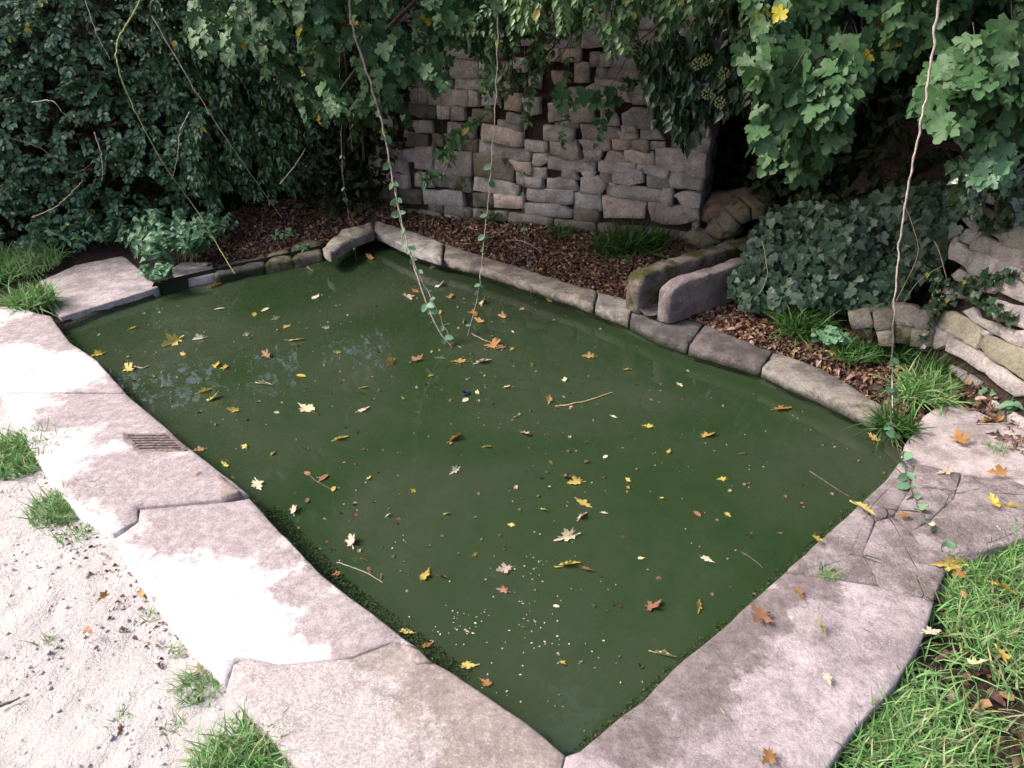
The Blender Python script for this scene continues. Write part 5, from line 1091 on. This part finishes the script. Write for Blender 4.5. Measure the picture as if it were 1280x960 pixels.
LL = [
 (950, 772, 30, B_, 'curled red brown maple leaf on the near right slab'), (1026, 786, 24, Y_, 'yellow maple leaf on the near right slab'), (1000, 743, 19, O_, 'small orange brown leaf above the red brown one on the slab'),
 (1022, 676, 17, Y_, 'yellow leaf on the pond rim of the cracked stones'), (1082, 638, 24, Y_, 'golden leaf on the cracked stones by the rim'), (960, 949, 24, O_, 'orange leaf at the bottom of the near right slab'), (1035, 850, 16, P_, 'pale crumpled leaf mid slab near the bottom right'),
 (1181, 706, 28, Y_, 'yellow orange leaf on the grass edge below the cracked stones'), (1130, 645, 13, O_, 'small orange leaf beside the bramble runner'), (1180, 590, 20, P_, 'pale curled leaf on the joint below the side wall slab'), (1245, 592, 20, O_, 'tan curled leaf on the slab at the right edge'),
 (1198, 548, 22, O_, 'tan maple leaf on the upper right slab'), (1240, 628, 18, Y_, 'upright yellow leaf at the far edge of the cracked stones'), (1262, 636, 20, Y_, 'yellow leaf lying flat beside the upright one'), (1165, 790, 18, C_, 'cream leaf on the edge of the lawn'), (1252, 822, 20, Y_, 'yellow star shaped leaf in the lawn'),
 (1222, 830, 18, C_, 'pale leaf in the lawn left of the yellow star shaped one'), (1205, 745, 12, O_, 'small orange leaf in the grass near the cracked stones'), (1258, 738, 22, Y_, 'lime yellow leaf in the upper lawn'), (1240, 527, 26, O_, 'large tan star shaped leaf under the side wall'), (1165, 655, 9, P_, 'tiny pale leaf by the island stone'),
 (905, 895, 12, P_, 'small pale leaf low on the near right slab'), (1085, 790, 10, B_, 'tiny brown leaf right of the yellow maple leaf'), (989, 773, 7, C_, 'tiny white leaf between the red brown and yellow leaves'), (1197, 720, 16, O_, 'rusty leaf half hidden at the lawn corner'), (1240, 660, 15, P_, 'beige leaf in the grass at the top of the lawn'),
 (128, 748, 15, O_, 'tan leaf on the path'), (112, 789, 16, B_, 'brown curled leaf on the path'), (150, 915, 14, B_, 'dark curled leaf low on the path'), (178, 742, 14, O_, 'orange leaf by the outer edge of the pale slab'), (243, 588, 9, O_, 'tiny leaf on the damp slab below the grate'),
]
for (x, y, sz, k, lab) in LL:
    zt = .118 if ('slab' in lab or 'stone' in lab or 'rim' in lab or 'runner' in lab or 'maple' in lab) and 'grass' not in lab and 'lawn' not in lab else .10
    flat_leaf((x, y), sz, k, lab, zt, 'flatmaple', .3)
# twigs afloat
def stick(label, pts, r, mat, z=.004):
    V, T = tube(smooth_path([at(x, y, z) for x, y in pts], 6, .003, len(label)), r, r*.5, 6); o = link('twig', npmesh('twig', V, T, True), MAT[mat]); return meta(o, label, 'twig')
stick('long curved brown twig floating right of the centre of the pond', [(694, 508), (715, 505), (740, 499), (765, 490)], .004, 'straw')
stick('pale bent reed floating by the algae at the lower left', [(421, 703), (440, 709), (460, 717), (478, 728)], .002, 'vinepale')
stick('dark twig floating toward the right slab', [(1012, 589), (1035, 604), (1062, 621)], .003, 'twig')
stick('thin dark twig floating in the near right water', [(927, 690), (940, 698), (954, 710)], .002, 'twig')
stick('thin dark twig joining two small leaves in the left water', [(385, 592), (398, 603), (415, 612)], .0025, 'twig')
stick('short white stick floating beside a yellow leaf near the left paving', [(168, 458), (178, 460), (187, 457)], .005, 'vinepale')
stick('reddish stem floating from the slender vine to an orange leaf', [(590, 417), (605, 425), (628, 432)], .003, 'vine')
stick('straw leaning from the far kerb into the water', [(710, 355), (700, 366), (688, 376)], .0018, 'vinegreen', .03)
stick('thin reddish twig lying on the cracked stones', [(1153, 606), (1180, 609), (1206, 612)], .003, 'vine', .12)
stick('dry twig on the litter under the side wall', [(1220, 530), (1245, 530), (1280, 535)], .0035, 'vine', .17)
stick('dark stick lying on the path at the far left', [(-5, 884), (12, 878), (25, 872)], .005, 'twig', .075)
stick('pale twig lying on the leaf bed', [(632, 300), (655, 302), (678, 316)], .003, 'vinepale', .14)
# tiny dark ring
bm = bmesh.new(); c = at(582, 491, .006)
for i in range(20):
    for j in range(8):
        a, b = i/20*2*math.pi, j/8*2*math.pi; bm.verts.new((c[0]+math.cos(a)*(.016+.006*math.cos(b)), c[1]+math.sin(a)*(.016+.006*math.cos(b)), c[2]+.005*math.sin(b)))
bm.verts.ensure_lookup_table()
for i in range(20):
    for j in range(8): bm.faces.new([bm.verts[k] for k in (i*8+j, i*8+(j+1) % 8, ((i+1) % 20)*8+(j+1) % 8, ((i+1) % 20)*8+j)])
me = bpy.data.meshes.new('floating_ring'); bm.to_mesh(me); bm.free(); m = M('dark_blue_plastic'); m.set(Base_Color=(.01,.012,.04,1), Roughness=.4); meta(link('floating_ring', me, m.m), 'small dark blue ring floating near the middle of the pond', 'ring')
# specks: seeds, petals and scraps nobody could count
def specks(name, label, n, size, mat, reg=None):
    A = np.array(pool); q = rng.uniform(A.min(0), A.max(0), (n*6, 2)); q = q[sdf(q, pool) > .03]
    w_ = np.array([nz(x*2.2, y*2.2, 4+n) for x, y in q]); q = q[rng.uniform(-.5, .5, len(q)) < w_][:n] if reg is None else np.array([at(x, y, 0)[:2] for x, y in reg])
    P = np.concatenate([q, np.full((len(q), 1), .003)], 1); N = rnd(len(P), .15)+np.array([0, 0, 1.]); V, T = scatter('litter' if mat == 'litter' else 'flatoval', P, frames(rnd(len(P))*np.array([1, 1, .05]), N), rng.uniform(*size, len(P)))
    meta(link(name, npmesh(name, V, T), MAT[mat]), label, 'debris', kind='stuff')
specks('debris', 'tiny dark scraps scattered over the pond', 400, (.006, .030), 'litter')
specks('debris', 'tiny pale seeds scattered over the pond', 230, (.003, .008), 'cream')
cl = []
for (x, y, sx, sy, n) in ((585, 785, 10, 8, 26), (570, 775, 12, 8, 14), (663, 775, 6, 12, 16), (665, 705, 16, 9, 26), (678, 805, 14, 8, 16), (745, 815, 14, 8, 8), (500, 677, 6, 5, 8), (540, 788, 5, 8, 8), (610, 800, 30, 40, 26), (690, 740, 30, 50, 30), (640, 850, 50, 40, 20)):
    cl += [(random.gauss(x, sx), random.gauss(y, sy)) for _ in range(n*2//3)]
specks('petals', 'clusters of tiny white petals in the near water', 0, (.003, .009), 'pale', cl)
# loose clods and pebbles on the path
OCT = (np.array([(1, 0, 0), (0, 1, 0), (-1, 0, 0), (0, -1, 0), (0, 0, .7), (0, 0, -.5)], float)*.5, np.array([(0, 1, 4), (1, 2, 4), (2, 3, 4), (3, 0, 4), (1, 0, 5), (2, 1, 5), (3, 2, 5), (0, 3, 5)]))
SH['clod'] = [(OCT[0]*np.array(k), OCT[1]) for k in ((1, .7, .6), (.8, 1, .5), (1, 1, .8))]
q = np.stack([rng.uniform(-3.4, 0, 15000), rng.uniform(.5, 4.2, 15000)], 1); q = q[inpoly(q, LEFTZONE)]
q = q[rng.uniform(-.35, .5, len(q)) < np.array([nz(x*3, y*3, 12) for x, y in q])][:1500]; P = np.concatenate([q, (gravz(q)+.002)[:, None]], 1)
V, T = scatter('clod', P, frames(rnd(len(P)), rnd(len(P), .3)+np.array([0, 0, 1.])), rng.uniform(.005, .020, len(P))**1.0); meta(link('gravel', npmesh('gravel', V, T), MAT['gravel']), 'small pale clods and pebbles scattered on the path', 'gravel', kind='stuff')
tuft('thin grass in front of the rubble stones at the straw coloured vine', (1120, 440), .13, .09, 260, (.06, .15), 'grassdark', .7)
herb('small round leaved weed climbing the rubble stones behind the straw coloured vine', (1095, 415), .16, .16, 12, 'round', 'bramble', .04, .12, 80)
# moss and algae growing along the near edges of the pond
def fringe(label, edge, n, inw, zr, size, seed, name='moss', mat='grassdark'):
    E_ = np.array(P2(edge, ZT)); L = np.concatenate([[0], np.cumsum(np.hypot(*np.diff(E_, axis=0).T))]); g = np.random.default_rng(seed)
    s = g.uniform(0, L[-1], n); s = s[g.uniform(-.4, .4, n) < np.array([nz(a*3, seed) for a in s])+.1]
    q = np.stack([np.interp(s, L, E_[:, 0]), np.interp(s, L, E_[:, 1])], 1); t = np.stack([np.interp(s+.01, L, E_[:, 0]), np.interp(s+.01, L, E_[:, 1])], 1)-q+1e-6
    t /= np.hypot(t[:, 0], t[:, 1])[:, None]; nn = np.stack([-t[:, 1], t[:, 0]], 1); sg = np.where(sdf(q+nn*.03, pool) > 0, 1, -1); nn *= sg[:, None]
    q = q+nn*(inw[0]+(inw[1]-inw[0])*g.uniform(0, 1, len(q))**1.6)[:, None]; P = np.concatenate([q, g.uniform(*zr, len(q))[:, None]], 1)
    V, T = scatter('rhomb', P, frames(rnd(len(P)), rnd(len(P), .6)+np.array([0, 0, 1.])), g.uniform(*size, len(P)))
    meta(link(name, npmesh(name, V, T), MAT[mat]), label, 'moss', kind='stuff')
fringe('dark green algae fringe along the lower left pond edge', LEFT_EDGE[5:10], 26000, (.0, .10), (-.002, .006), (.003, .009), 21, 'algae', 'algae_leaf')
fringe('dark green algae fringe along the upper left pond edge', LEFT_EDGE[1:6], 2600, (.0, .04), (-.002, .006), (.003, .008), 22, 'algae', 'algae_leaf')
fringe('green moss clinging to the stone edge above the water on the left', LEFT_EDGE[3:9], 3600, (-.012, .02), (.03, .103), (.003, .008), 23)
fringe('moss and algae along the near right pond edge', RIGHT_EDGE[1:7], 15000, (.0, .07), (-.002, .006), (.003, .009), 24, 'algae', 'algae_leaf')
fringe('thin moss line on the stone edge of the right slab', RIGHT_EDGE[1:8], 2600, (-.010, .015), (.04, .103), (.003, .007), 25)
# small torn scraps that nothing tells apart
for (x, y) in [(190, 470), (232, 440), (305, 420), (345, 400), (402, 412), (420, 440), (350, 520), (300, 560), (340, 570), (460, 480), (505, 500), (540, 470), (630, 480), (645, 520), (610, 560), (520, 610), (490, 640), (460, 600), (560, 640), (590, 690), (640, 660), (680, 640), (770, 520), (790, 600), (830, 620), (760, 640), (900, 600), (930, 570), (850, 480), (780, 460), (640, 440), (660, 455), (545, 395), (575, 405), (700, 830), (660, 790), (480, 720), (450, 700), (905, 640), (800, 700)]:
    flat_leaf((x+random.uniform(-6, 6), y+random.uniform(-5, 5)), random.uniform(7, 10), random.choice(['yellow', 'cream', 'yellow']), 'small torn pale yellow leaf scrap floating on the green water', .003, 'flatmaple', .2, 'small torn leaf scraps on the pond')
